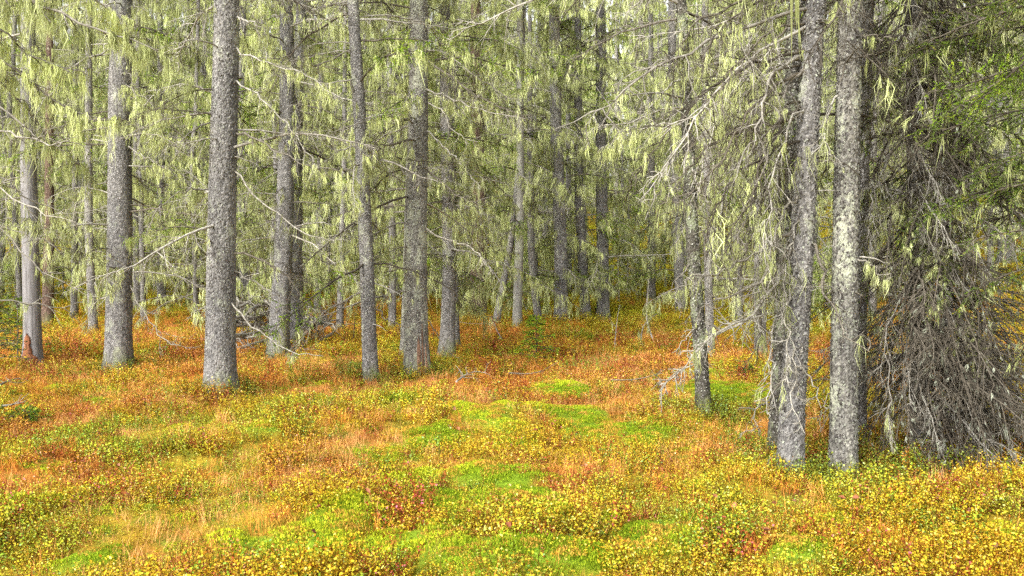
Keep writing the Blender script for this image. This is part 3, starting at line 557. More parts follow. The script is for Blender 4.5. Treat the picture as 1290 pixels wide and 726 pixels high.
for q_, (a0_, a1_, h_) in enumerate([(-1.45, -1.12, .62), (-1.05, -.88, .8), (-.8, -.55, .5)]): wound(TE[0], TE[1], -.05, h_, a0_, a1_, 'scar_wood', 9 + q_, .012, 'bark_scar')
spruce(512, 452, [(516, 300), (520, 150), (521, 0)], 16, 12, 'thin trunk tucked behind the left side of the scarred spruce', 'bark_lichen', 1, (('dead', 10),))
spruce(563, 448, [(567, 330), (563, 200), (560, 0)], 19, 13, 'mid-sized spruce right of the scarred trunk hung with beard lichen', 'bark_far', 1, (('dead', 8), ('beard', 12), ('live', 7)))
spruce(574, 440, [(572, 300), (571, 150)], 10, 8, 'thin stem behind the mid-sized lichen-bearded spruce', limbs=(('beard', 10),))
spruce(494, 418, [(495, 330), (492, 200)], 10, 8, 'thin stem between the slender leaning trunk and the scarred spruce', limbs=(('dead', 12),))
spruce(428, 418, [(430, 330), (433, 240)], 9, 7, 'thin stem rising behind the fallen log in the orange grass', limbs=(('dead', 12), ('beard', 4)))
spruce(601, 400, [(604, 320), (603, 200), (600, 60)], 22, 15, 'shaggy reddish-brown spruce trunk at the back of the clearing', 'bark_red', 1, (('beard', 16),), flare=.45)
spruce(624, 412, [(633, 360), (642, 320), (652, 230)], 10, 7, 'pale crooked stem leaning right beside the shaggy reddish trunk', 'bark_far', 0, (('beard', 8),))
spruce(651, 415, [(653, 350), (656, 240), (655, 100)], 12, 9, 'straight thin spruce fully bearded with hanging lichen', 'bark_lichen', 0, (('beard', 14), ('live', 7),))
spruce(679, 409, [(674, 370), (669, 320), (668, 200)], 10, 8, 'curving dark stem leaning left beside a long pale lichen drape', 'bark_far', 0, (('beard', 14),))
spruce(707, 408, [(706, 300), (700, 150), (698, 0)], 17, 13, 'upright grey spruce in the middle of the far row', 'bark_near', 1, (('beard', 18), ('live', 7),))
spruce(738, 403, [(734, 330), (729, 240), (728, 100)], 13, 10, 'dark spruce leaning slightly left in the far row', 'bark_near', 1, (('beard', 16), ('live', 7),))
spruce(760, 401, [(759, 300), (757, 180), (757, 0)], 16, 12, 'grey spruce at the right end of the far row of trunks', 'bark_near', 1, (('beard', 18), ('live', 7),))
spruce(716, 372, [(717, 300), (716, 200)], 8, 7, 'thin hazy stem behind the upright grey spruce', limbs=(('beard', 14),))
spruce(858, 395, [(855, 320), (850, 200), (846, 60)], 14, 11, 'grey spruce trunk behind the yellow shrubs left of the crooked dark one', limbs=(('beard', 14),))
TF = spruce(887, 521, [(881, 420), (873, 320), (868, 200), (862, 90), (858, 0)], 18, 13, 'crooked dark spruce covered in lichen tufts standing alone right of centre', 'bark_dark', 2, (('bare', 8), ('dead', 5)), scale_n=3500, flare=.3, low=2.3)
spruce(895, 452, [(893, 380), (890, 250), (888, 100)], 11, 9, 'thin stem behind the crooked dark spruce', limbs=(('dead', 12),))
spruce(958, 452, [(957, 330), (955, 200), (953, 60)], 15, 11, 'grey spruce seen between the crooked trunk and the double trunk', limbs=(('dead', 12), ('beard', 6)))
TG = spruce(994, 608, [(1001, 450), (1011, 300), (1018, 150), (1026, 0)], 32, 25, 'large rough-barked spruce leaning right, front stem of the double trunk', 'bark_near', 2, (), scale_n=7000, flare=.25, low=1.9)
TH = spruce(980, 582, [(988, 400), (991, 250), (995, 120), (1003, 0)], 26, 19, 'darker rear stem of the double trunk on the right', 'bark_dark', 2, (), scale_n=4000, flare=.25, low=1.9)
TI = spruce(1062, 611, [(1064, 400), (1067, 200), (1072, 0)], 34, 28, 'straight thick spruce trunk with dense pale lichen flakes on the right', 'bark_lichen', 2, (), scale_n=9000, flare=.2, low=2.2)
TJ = spruce(1083, 560, [(1084, 400), (1088, 200), (1094, 0)], 16, 14, 'thin smooth trunk pressed behind the straight thick one', 'bark_near', 1, (('bare', 3),), low=2.2)
spruce(1194, 420, [(1193, 300), (1192, 180), (1190, 40)], 13, 11, 'pale trunk glimpsed behind the big drooping spruce', limbs=(('live', 8), ('dead', 6)))
spruce(1268, 332, [(1266, 250), (1262, 120), (1260, 0)], 19, 15, 'blurred thick trunk on the slope at the far right edge', 'bark_near', 1, (('live', 10), ('dead', 6)))
spruce(1256, 310, [(1255, 220), (1253, 100)], 9, 8, 'thin trunk just left of the blurred thick one on the slope', limbs=(('dead', 8),))
spruce(173, 392, [(172, 300), (172, 150)], 9, 8, 'thin far stem right of the stout dark left trunk', limbs=(('dead', 12), ('live', 7),))
spruce(204, 386, [(204, 300), (203, 150)], 11, 9, 'grey far stem in the gap between the two big left trunks', limbs=(('dead', 14),))
spruce(241, 387, [(245, 330), (244, 200), (243, 80)], 14, 10, 'dark green mossy trunk with live shoots in the gap left of the thickest trunk', 'bark_moss', 0, (('live', 5), ('dead', 10)))
spruce(94, 402, [(94, 330), (95, 200)], 9, 7, 'thin pale stem at the left between the snag and the slim spruce', 'bark_far', limbs=(('dead', 12),))
spruce(60, 408, [(62, 300), (63, 100)], 14, 10, 'brown spruce close behind the pale snag', 'bark_red', 0, (('dead', 14),))
spruce(400, 395, [(402, 300), (404, 150)], 9, 8, 'faint thin stem right of the paired dark trunks', limbs=(('dead', 14),))
spruce(820, 380, [(821, 300), (820, 150)], 11, 9, 'faint trunk in the yellow shrubs right of the far row', limbs=(('beard', 16),))

# ------------------------------------------------------------------ the crowd of spruces behind
BACK = []; taken = [(o.location.x, o.location.y) for o in bpy.data.objects if o.get('category') == 'tree']
tries = 0
while len(BACK) < 142 and tries < 6000:
    tries += 1; y = 24.5 + 33 * random.random() ** 1.1; x = random.uniform(-1, 1) * (.6 * y + 3)
    if any((x - a) ** 2 + (y - b) ** 2 < (1.35 + .012 * y) ** 2 for a, b in taken): continue
    taken.append((x, y)); BACK.append((x, y))
TRK = []
for q in range(5):
    acc, c_, L__ = trunk_mesh([(0, 0, 0), (random.uniform(-.2, .2), random.uniform(-.2, .2), 5), (random.uniform(-.3, .3), random.uniform(-.3, .3), 9)], random.uniform(.07, .12), random.uniform(.04, .06), 'bark_far', 0, 14.6, 40 + q, .2); TRK.append(acc.mesh('trunk', M['bark_far'], True))
BK = []
for q, (x, y) in enumerate(BACK):
    z = float(H(x, y)); k = random.randrange(6)
    _l, grp = ('pale lichen-draped spruce in the crowded forest behind the clearing', 'lichen-draped spruces crowding the background') if CROWN[k][2] and k not in (1, 3, 5) else ('greener spruce with live shoots among the grey crowd behind the clearing', 'green-tinged spruces crowding the background')
    t = tag(new_obj('background_spruce', None, None, (x, y, z - .05)), None, 'tree', grp); BK.append((t, 'greener background spruce' if grp[0] == 'g' else 'pale background spruce')); s = random.uniform(.85, 1.2); t.rotation_euler = (random.gauss(0, .02), random.gauss(0, .02), random.uniform(0, 6.28)); t.scale = (s, s, s)
    new_obj('trunk', TRK[random.randrange(5)], t); crown_parts(t, CROWN[k])
REFS = [(40, 'the pale snag'), (150, 'the stout dark left trunk'), (279, 'the thickest left trunk'), (362, 'the paired dark trunks'), (461, 'the slender leaning trunk'), (523, 'the scarred spruce'), (604, 'the shaggy reddish trunk'), (706, 'the upright grey spruce'),
        (759, 'the far row end trunk'), (874, 'the crooked dark spruce'), (1008, 'the double trunk'), (1066, 'the thick lichen-flaked trunk'), (1190, 'the big drooping spruce'), (1266, 'the blurred slope trunk')]
rows = {}
for t, what in BK:
    u = 645 + FPX * t.location.x / t.location.y; k = min(REFS, key=lambda e: abs(e[0] - u)); rel = 'right behind' if abs(u - k[0]) < 14 else 'behind and left of' if u < k[0] else 'behind and right of'
    if u < -10 or u > 1300: k = (0, 'the photo'); rel = 'past the left edge of' if u < 0 else 'past the right edge of'
    rows.setdefault((rel, k[1]), []).append((t.location.y, t, what))
ORD = ['nearest', 'second nearest', 'third nearest', 'fourth nearest', 'fifth nearest', 'sixth nearest', 'seventh nearest', 'eighth nearest', 'ninth nearest', 'tenth nearest', 'eleventh nearest', 'twelfth nearest', 'farthest']
for (rel, nm), L_ in rows.items():
    L_.sort(key=lambda e: e[0])
    for q, (yy_, t, what) in enumerate(L_): t['label'] = '%s %s %s%s' % (what, rel, nm, '' if len(L_) == 1 else ', ' + ORD[min(q, 12)] + ' there')
# the forest beyond, one mass
n = 430; yy = 58 + 75 * rng.uniform(0, 1, n); xx = rng.uniform(-1, 1, n) * (.62 * yy + 4)
FAR = []
for q in range(3):
    a = Acc()
    r = np.random.default_rng(900 + q); W, Lc, Nd = Acc(), Acc(), Acc()
    for b in range(46):
        f = (b + r.uniform()) / 46; z = 1.2 + 13 * f; P = curve_path(r, 2.0 * (1 - .75 * f) * r.uniform(.6, 1.1) + .3, r.uniform(-.3, .1), r.uniform(-1, -.4), 5, .08, b * 2.4) + (0, 0, z)
        grow(W, Lc, Nd, P, .02, r, twigs=6, tl=.5, sub=0, lich=.7, ndl=.7 if b % 3 == q else 0, lk=dict(length=.5, width=.05, k=5, spread=.16), nk=dict(dens=20, ln=.08, wd=.02), droop=.5, k0=3, tipr=.006)
    tube(W, np.array([[0, 0, -.1], [0, 0, 7], [0, 0, 14.5]]), [.17, .11, .02], 8)
    me = bpy.data.meshes.new('far_tree'); all_ = Acc(); mi = []
    for s_, mi_ in ((W, 0), (Lc, 1), (Nd, 2)):
        nv = sum(len(v) for v in s_.v); Q = np.concatenate(s_.q) if s_.q else None; T = np.concatenate(s_.t) if s_.t else None
        V = np.concatenate(s_.v); va = np.concatenate(s_.a['var']) if 'var' in s_.a else np.full(nv, .5); all_.add(V, Q, T, var=va); mi.append((0 if Q is None else len(Q), 0 if T is None else len(T)))
    me = all_.mesh('far_tree', None); [me.materials.append(M[k]) for k in ('twig', 'lichen', 'needles_bright')]
    me.polygons.foreach_set('material_index', np.r_[np.repeat([0, 1, 2], [x[0] for x in mi]), np.repeat([0, 1, 2], [x[1] for x in mi])].astype(np.int32)); FAR.append(me)
sc_ = rng.uniform(.9, 1.35, n)
scatter('far_forest', np.stack([xx, yy, H(xx, yy) - .1], 1), np.stack([0 * xx, 0 * xx, rng.uniform(0, 6.28, n)], 1), np.stack([sc_] * 3, 1), np.ones((n, 3)), rng.integers(0, 3, n), FAR, 'distant mass of grey-green lichen-hung spruce forest', 'forest')

YS = []
for q in range(5):
    r = np.random.default_rng(1600 + q); W, Lc, Nd = Acc(), Acc(), Acc(); hh = [1.6, 2.2, 2.8, 1.9, 3.3][q]; tube(W, np.array([[0, 0, -.1], [.05, 0, hh * .5], [0, .04, hh]]), [.03, .02, .006], 5)
    for b in range(26):
        f = (b + r.uniform()) / 26; P = curve_path(r, (.95 - .7 * f) * r.uniform(.6, 1.1), r.uniform(-.3, .2), r.uniform(-.9, -.1), 6, .1, b * 2.4) + (0, 0, hh * (.08 + .88 * f)); al = r.uniform() < .5
        grow(W, Lc, Nd, P, .008, r, around=.7, twigs=9, tl=.35, sub=2, lich=.15 if al else .7, ndl=.8 if al else 0, lk=dict(length=.18, width=.010, k=9, spread=.08), nk=dict(dens=60, ln=.035, wd=.008), droop=.4, k0=4, tipr=.004)
    YS.append((W.mesh('crown', M['twig']), Lc.mesh('lichen', M['lichen']), Nd.mesh('needles', M['needles_bright'])))
ysp = [(352, 372), (395, 368), (220, 372), (270, 368), (330, 366), (455, 376), (480, 372), (540, 378), (585, 388), (635, 378), (665, 372), (690, 368), (725, 366), (745, 372), (790, 368), (805, 362), (838, 360), (870, 366), (905, 372), (930, 366), (975, 380), (80, 380), (130, 376), (20, 386), (185, 374), (1040, 400), (655, 392), (780, 380)]
for q, (u, v) in enumerate(ysp):
    x, y, z = ground_at(u, v); k = min(REFS, key=lambda e: abs(e[0] - u)); rel = 'behind' if abs(u - k[0]) < 14 else 'back left of' if u < k[0] else 'back right of'
    same = sum(1 for o in bpy.data.objects if o.name.startswith('young_spruce') and str(o.get('label', '')).endswith(rel + ' ' + k[1]))
    t = tag(new_obj('young_spruce', None, None, (x, y, z)), '%s young spruce half green and half bare %s %s' % (['short', 'bushy', 'tall', 'squat', 'slender'][q % 5], rel, k[1]) if not same else '%s half-bare young spruce beside another one %s %s' % (['short', 'bushy', 'tall', 'squat', 'slender'][q % 5], rel, k[1]), 'young spruce', 'young spruces under the far trees')
    t.rotation_euler = (0, 0, q * 1.3); s_ = random.uniform(.8, 1.25); t.scale = (s_, s_, s_); crown_parts(t, YS[q % 5])
# ------------------------------------------------------------------ near limbs drawn where they hang
# the spruce just outside the left edge reaches in with pale dead limbs
tl_ = tag(new_obj('spruce_tree', None, None, (-5.4, 8.6, float(H(-5.4, 8.6)))), 'long pale dead limbs with beard lichen reaching in from the left edge', 'tree')
acc, cL, _ = trunk_mesh([(0, 0, 0), (0, 0, 4)], .16, .12, 'bark_near', 1, 13, 77); new_obj('trunk', acc.mesh('trunk', M['bark_near'], True), tl_)
LKH = dict(length=.20, width=.005, k=15, spread=.05)
for pts, dy, r0, wd, kw in [
    ([(-140, -60), (35, -5), (75, 18), (110, 35), (150, 42), (185, 58), (215, 76)], 0, .026, 'pale_wood', dict(twigs=14, tl=.35, lich=1.0, lk=LKH)),
    ([(-140, -40), (0, 30), (30, 65), (70, 85), (110, 90)], .4, .018, 'twig', dict(twigs=12, lich=.9, lk=LKH)),
    ([(-140, 10), (0, 75), (30, 85), (60, 125), (100, 150), (140, 152)], .3, .016, 'twig', dict(twigs=14, lich=.6, lk=LKH)),
    ([(-140, 80), (0, 130), (30, 160), (60, 185), (95, 175)], -.5, .014, 'pale_wood', dict(twigs=8, lich=.3)),
    ([(-140, 100), (0, 165), (20, 172), (55, 182), (88, 176)], -.8, .016, 'pale_wood', dict(twigs=8, lich=.15)),
    ([(-140, 150), (0, 238), (25, 252), (65, 277), (92, 279)], -.3, .010, 'pale_wood', dict(twigs=7, lich=.1)),
    ([(-140, 190), (0, 288), (30, 320), (60, 345), (110, 372)], -.4, .014, 'pale_wood', dict(twigs=9, lich=.08)),
    ([(-140, 200), (0, 283), (40, 298), (72, 310)], .2, .010, 'pale_wood', dict(twigs=7, lich=.1)),
    ([(-140, 250), (-10, 210), (20, 240), (50, 262), (100, 272), (140, 262)], .8, .010, 'twig', dict(twigs=9, lich=.2)),
    ([(-140, 330), (0, 385), (30, 378), (60, 392), (95, 385)], .4, .012, 'pale_wood', dict(twigs=8, lich=.1)),
    ([(-140, 30), (0, 100), (40, 140), (80, 200), (110, 215)], 1.2, .014, 'twig', dict(twigs=12, lich=.6, lk=LKH)),
    ([(-120, -120), (20, -60), (90, -30), (150, 20), (170, 70)], 1.6, .018, 'twig', dict(twigs=16, lich=.9, lk=LKH))]:
    path_branch(tl_, pts, 8.6, r0, int(pts[1][1] * 3 + pts[2][0] + 900), wood=wd, dy=dy, **kw)
def limbs_of(T, specs):
    root, c, r, y = T
    for q, (pts, dy, r0, wd, kw) in enumerate(specs): path_branch(root, pts, y, r0, int(pts[0][0] * 5 + pts[-1][1] * 3 + q), wood=wd, dy=dy, **kw)
limbs_of(TA, [([(160, 100), (180, 130), (215, 155), (250, 200)], -.6, .022, 'dark_twig', dict(twigs=10, lich=.3)), ([(158, 180), (185, 200), (215, 215)], -.5, .012, 'twig', dict(twigs=8)),
    ([(160, 352), (180, 392), (205, 430), (240, 438)], -.8, .012, 'pale_wood', dict(twigs=9, lich=0, tl=.5)), ([(145, 60), (100, 75), (60, 120), (40, 150)], -.7, .018, 'twig', dict(twigs=12, lich=.8))])
limbs_of(TB, [([(292, 24), (310, 26), (335, 36)], -.4, .02, 'twig', dict(twigs=6)), ([(290, 165), (318, 172), (345, 190), (400, 214), (447, 216)], -.9, .016, 'pale_wood', dict(twigs=12, lich=.3)),
    ([(290, 60), (325, 75), (380, 90), (420, 120)], -.7, .014, 'twig', dict(twigs=12, lich=.5)), ([(288, 205), (320, 245), (370, 290), (405, 300), (440, 302)], -.8, .014, 'pale_wood', dict(twigs=12, lich=.25)),
    ([(268, 240), (240, 235), (200, 262), (180, 300)], -.7, .012, 'twig', dict(twigs=10, lich=.4)), ([(290, 375), (300, 392), (345, 433), (372, 446), (404, 449)], -.7, .013, 'pale_wood', dict(twigs=5, lich=0, tl=.3)),
    ([(266, 382), (250, 392), (236, 400)], -.3, .01, 'pale_wood', dict(twigs=3, lich=0, tl=.15)), ([(290, 340), (320, 355), (352, 372), (356, 395)], -.6, .01, 'pale_wood', dict(twigs=5, lich=0)),
    ([(292, 100), (325, 120), (370, 165), (395, 205)], -.8, .013, 'twig', dict(twigs=12, lich=.4)), ([(270, 150), (235, 170), (205, 220)], -.7, .012, 'twig', dict(twigs=10, lich=.4))])
limbs_of(TD, [([(452, 95), (440, 105), (448, 120), (447, 140)], -.3, .012, 'pale_wood', dict(twigs=3, lich=.2, tl=.15)), ([(450, 60), (400, 85), (350, 70), (320, 90)], -.8, .014, 'twig', dict(twigs=12, lich=.8)),
    ([(458, 150), (500, 140), (530, 120)], -.4, .01, 'twig', dict(twigs=8, lich=.6)), ([(470, 390), (500, 408), (530, 425)], -.4, .011, 'dark_twig', dict(twigs=4, lich=0, tl=.25)), ([(457, 180), (420, 195), (380, 230)], -.6, .011, 'twig', dict(twigs=10, lich=.5))])
limbs_of(TE, [([(530, 72), (565, 95), (600, 120), (640, 140), (665, 152)], -.9, .02, 'pale_wood', dict(twigs=20, tl=.7, lich=.25, planar=.25)), ([(532, 110), (575, 128), (620, 142), (660, 150)], -1.1, .016, 'pale_wood', dict(twigs=18, tl=.6, lich=.2, planar=.25)),
    ([(532, 60), (570, 70), (610, 105), (650, 128)], -.8, .014, 'pale_wood', dict(twigs=18, tl=.6, lich=.3)), ([(532, 128), (555, 133), (567, 160), (582, 175), (604, 178)], -.6, .013, 'pale_wood', dict(twigs=6, lich=.1)),
    ([(524, 127), (506, 140), (490, 162), (475, 166)], -.4, .017, 'pale_wood', dict(twigs=4, lich=.1, tl=.2)), ([(532, 205), (560, 235), (585, 252), (620, 262)], -.8, .015, 'pale_wood', dict(twigs=14, lich=.3)),
    ([(532, 285), (555, 300), (585, 308), (606, 322), (622, 345)], -.7, .014, 'pale_wood', dict(twigs=8, lich=.15)), ([(520, 30), (500, 40), (490, 25), (480, 0)], -.3, .012, 'pale_wood', dict(twigs=6, lich=.4)), ([(532, 160), (575, 200), (605, 235)], -.8, .013, 'twig', dict(twigs=12, lich=.7)),
    ([(532, 395), (545, 410), (560, 440), (580, 452)], -.4, .009, 'dark_twig', dict(twigs=4, lich=0, tl=.2))])
limbs_of(TF, [([(868, 190), (880, 240), (905, 270)], -.3, .012, 'twig', dict(twigs=8)), ([(872, 330), (858, 345), (850, 375), (858, 400)], -.3, .010, 'pale_wood', dict(twigs=3, lich=.1, tl=.2)), ([(862, 95), (830, 120), (800, 160), (780, 170)], -.7, .013, 'twig', dict(twigs=12, lich=.8)),
    ([(885, 400), (868, 420), (850, 445)], -.3, .008, 'pale_wood', dict(twigs=4, lich=0, tl=.2))])
DK = dict(lich=.1, droop=.55, planar=.4)
limbs_of(TG, [([(1020, 60), (975, 75), (930, 88), (870, 130), (825, 190), (790, 232)], -.8, .015, 'dark_twig', dict(twigs=16, tl=.6, **DK)), ([(1024, 10), (985, 22), (935, 30), (880, 62), (830, 78), (765, 128), (735, 160)], -1.0, .019, 'twig', dict(twigs=20, tl=.6, **DK)),
    ([(1022, 30), (990, 50), (940, 75), (900, 110), (880, 150), (835, 215), (812, 240)], -1.0, .014, 'twig', dict(twigs=18, tl=.55, **DK)), ([(1018, 95), (985, 100), (950, 130), (930, 170), (900, 215), (870, 240), (850, 260)], -.9, .014, 'dark_twig', dict(twigs=16, tl=.5, **DK)),
    ([(1014, 130), (985, 150), (965, 190), (950, 240), (925, 285), (905, 330)], -.8, .014, 'dark_twig', dict(twigs=14, tl=.45, **DK)), ([(1016, 80), (990, 105), (978, 150), (965, 210), (935, 300), (915, 320)], -.7, .012, 'twig', dict(twigs=14, tl=.4, **DK)),
    ([(1012, 70), (985, 85), (965, 100), (960, 150), (930, 210)], -.9, .016, 'twig', dict(twigs=12, **DK)),
    ([(1008, 285), (985, 295), (972, 312), (965, 345), (945, 362), (915, 378), (880, 386)], -.8, .016, 'pale_wood', dict(twigs=12, tl=.35, lich=.05, wig=.3)), ([(1006, 320), (980, 350), (960, 385), (935, 410), (900, 420), (870, 455), (835, 488)], -1.0, .015, 'pale_wood', dict(twigs=18, tl=.4, lich=.05, wig=.3)),
    ([(1000, 380), (970, 398), (930, 405), (890, 430), (860, 470), (828, 492)], -.9, .012, 'pale_wood', dict(twigs=16, tl=.3, lich=.05, wig=.3)), ([(1004, 430), (990, 470), (975, 500), (955, 510), (945, 545)], -.6, .011, 'pale_wood', dict(twigs=8, tl=.3, lich=.05, wig=.3)),
    ([(1006, 400), (1000, 430), (1005, 480), (990, 500), (1003, 520), (1012, 545)], -.4, .009, 'pale_wood', dict(twigs=7, tl=.25, lich=.05, wig=.3)), ([(1012, 290), (1035, 325), (1040, 370), (1055, 405), (1075, 432), (1095, 445)], -.7, .015, 'pale_wood', dict(twigs=10, tl=.3, lich=.05, wig=.3)),
    ([(1014, 240), (990, 262), (975, 300), (968, 340)], -.5, .012, 'pale_wood', dict(twigs=8, tl=.3, lich=.1)), ([(1000, 440), (1030, 500), (1040, 520)], -.5, .006, 'pale_wood', dict(twigs=2, tl=.2, lich=0)),
    ([(1006, 360), (968, 420), (975, 470), (965, 520)], -.5, .010, 'twig', dict(twigs=9, tl=.3, lich=.05, wig=.3)), ([(996, 350), (985, 400), (1000, 450), (990, 480)], -.6, .012, 'pale_wood', dict(twigs=12, tl=.25, lich=.05, wig=.3)),
    ([(985, 300), (945, 325), (900, 345), (860, 350)], -.8, .012, 'pale_wood', dict(twigs=12, tl=.3, lich=.1, wig=.25)), ([(1020, 0), (960, -10), (900, 10), (860, 40), (850, 90)], -.6, .014, 'dark_twig', dict(twigs=16, tl=.5, lich=.4, droop=.6)),
    ([(1000, 150), (940, 165), (890, 180), (840, 250)], -.7, .012, 'dark_twig', dict(twigs=14, tl=.5, **DK)), ([(1002, 590), (985, 575), (965, 585), (955, 598)], -.3, .007, 'pale_wood', dict(twigs=3, tl=.15, lich=0))])
r = np.random.default_rng(77)
for T_, ux in ((TG, 1016), (TH, 996)):
    sp_ = []
    for q in range(11):
        v0 = -60 + 360 * (q + r.uniform()) / 11; dx = r.uniform(50, 150) * (1 if v0 < 200 else .5); dv = r.uniform(60, 170)
        sp_.append(([(ux, v0), (ux - dx * .35, v0 + dv * r.uniform(-.05, .2)), (ux - dx * .7, v0 + dv * .45), (ux - dx * .92, v0 + dv * .85), (ux - dx, v0 + dv * 1.3)], -r.uniform(-.5, 1.0), .010, 'dark_twig' if q % 3 else 'twig', dict(twigs=12, tl=.45, lich=.15, droop=.7, fwd=1.4, lk=dict(length=.16, width=.005, k=10, spread=.05))))
    limbs_of(T_, sp_)
limbs_of(TI, [([(1076, 45), (1100, 46), (1120, 48)], -.2, .010, 'pale_wood', dict(twigs=2, tl=.1)), ([(1056, 120), (1040, 150), (1045, 200)], -.3, .010, 'twig', dict(twigs=6)), ([(1072, 320), (1090, 330), (1125, 352)], -.3, .008, 'pale_wood', dict(twigs=3, tl=.15))])

# ------------------------------------------------------------------ the big drooping spruce on the right
bx, by, bz = ground_at(1188, 588); by += .5; bz = float(H(bx, by))
bigt = tag(new_obj('drooping_spruce', None, None, (bx, by, bz)), 'big spruce skirted with a tangle of drooping dead branches to the ground', 'tree')
acc, cB, _ = trunk_mesh([(0, 0, 0), (-.1, 0, 4)], .075, .065, 'bark_red', 1, 14, 88); new_obj('trunk', acc.mesh('trunk', M['bark_near'], True), bigt)
DR = []
for q in range(10):
    r = np.random.default_rng(1200 + q); W, Lc, Nd = Acc(), Acc(), Acc(); L_ = r.uniform(1.5, 2.4); P = curve_path(r, L_, r.uniform(-.7, .1), r.uniform(-1.5, -1.0) if q % 2 else r.uniform(-1.1, -.6), 10, .06)
    grow(W, Lc, Nd, P, .013, r, fwd=2.2, around=.8, twigs=16, tl=.75, sub=3, lich=.15, ndl=0, lk=dict(length=.05, width=.006, k=8, spread=.03), droop=.55, k0=6, tipr=.0026, wig=.15)
    DR.append((W.mesh('branch', M['twig' if q == 0 else 'dark_twig'], True), Lc.mesh('lichen', M['lichen_grey'])))
DL = []
for q in range(6):
    r = np.random.default_rng(1300 + q); W, Lc, Nd = Acc(), Acc(), Acc(); P = curve_path(r, r.uniform(1.2, 1.9), r.uniform(-.2, .15), r.uniform(-.9, -.3), 9, .06)
    grow(W, Lc, Nd, P, .012, r, twigs=20, tl=.45, sub=4, lich=.2, ndl=.9, lk=dict(length=.1, width=.004, k=10, spread=.05), nk=dict(dens=200, ln=.019, wd=.0034), droop=.3, k0=6)
    DL.append((W.mesh('branch', M['dark_twig'], True), Lc.mesh('lichen', M['lichen']), Nd.mesh('needles', M['needles' if q % 3 == 0 else 'needles_dull']), ))
DG = [(a, b, None) for a, b in DR]
r = np.random.default_rng(5)
def put(root, set_, p, az, s, pitch=0.0):
    b = new_obj('branch', set_[0], root, p); b.rotation_euler = (r.normal(0, .3), pitch, az); b.scale = (s, s, s)
    if set_[1]: new_obj('lichen', set_[1], b)['kind'] = 'stuff'
    if len(set_) > 2 and set_[2]: new_obj('needles', set_[2], b)['kind'] = 'stuff'
    return b
for q in range(250):
    z = .9 + 4.1 * ((q + r.uniform()) / 250) ** 1.1; c, R = cB(z); az = r.uniform(-2.9, .5) if q % 4 else r.uniform(0, 6.28); s = (.9 if z < 1.3 else 1.0) * (.55 if z > 1.9 and math.cos(az) > .3 else 1) * r.uniform(.65, 1.0)
    put(bigt, DG[r.integers(10)], c, az, s * (1 if math.cos(az) > -.1 else .72), r.uniform(-.15, .3))
for q in range(75):
    z = .45 + .9 * (q / 75); put(bigt, DG[r.integers(10)], cB(z)[0], r.uniform(-2.7, -.1), r.uniform(.5, .85), r.uniform(-.5, -.1))
for q in range(46):
    z = 1.6 + 3.2 * ((q + r.uniform()) / 46); c, R = cB(z); put(bigt, DL[r.integers(6)], c, r.uniform(-2.8, .6), r.uniform(.6, .95), r.uniform(0, .5))
crown_parts(bigt, TOPS[1], (0, 0, 5.0), 0, (1.3, 1.3, 1.3))
for q, (pts, dy, r0, wd) in enumerate([([(1175, 250), (1130, 240), (1100, 232), (1096, 300)], -.5, .02, 'twig'), ([(1180, 300), (1150, 330), (1200, 400), (1260, 520), (1282, 600)], -.9, .009, 'twig'),
        ([(1185, 330), (1140, 360), (1110, 420), (1125, 500), (1120, 560)], -1.0, .008, 'twig'), ([(1180, 320), (1170, 400), (1200, 480), (1240, 560), (1258, 600)], -1.0, .008, 'pale_wood'),
        ([(1110, 440), (1140, 520), (1200, 570), (1240, 612)], -.2, .008, 'pale_wood'), ([(1085, 570), (1130, 590), (1190, 600), (1260, 605)], -.3, .010, 'twig'),
        ([(1185, 350), (1230, 420), (1270, 500), (1300, 560)], -.8, .014, 'twig'), ([(1140, 120), (1150, 60), (1165, 10)], -.6, .012, 'pale_wood'), ([(1180, 200), (1150, 150), (1115, 110), (1100, 80)], -.5, .012, 'twig')]):
    path_branch(bigt, pts, by - .1, r0, 1500 + q, wood=wd, dy=dy, twigs=20, tl=.4, sub=4, lich=.05, droop=.6)
# green fronds from the live spruce outside the right edge
lx, ly = 5.1, 7.9; live = tag(new_obj('spruce_tree', None, None, (lx, ly, float(H(lx, ly)))), 'live spruce reaching green fronds in from the right edge', 'tree')
acc, cV, _ = trunk_mesh([(0, 0, 0), (0, 0, 4)], .13, .10, 'bark_near', 1, 12, 99); new_obj('trunk', acc.mesh('trunk', M['bark_near'], True), live)
FR = []
for q in range(5):
    rr = np.random.default_rng(1400 + q); W, Lc, Nd = Acc(), Acc(), Acc(); P = curve_path(rr, rr.uniform(1.3, 1.8), rr.uniform(-.1, .2), rr.uniform(-.5, -.1), 9, .05)
    grow(W, Lc, Nd, P, .011, rr, twigs=22, tl=.5, sub=4, lich=.12, ndl=1, lk=dict(length=.12, width=.004, k=10, spread=.05), nk=dict(dens=250, ln=.018, wd=.0028, varb=.5), droop=.22, k0=6, planar=.12)
    FR.append((W.mesh('branch', M['dark_twig'], True), Lc.mesh('lichen', M['lichen']), Nd.mesh('needles', M['needles_bright' if q == 1 else 'needles' if q < 4 else 'needles_dull'])))
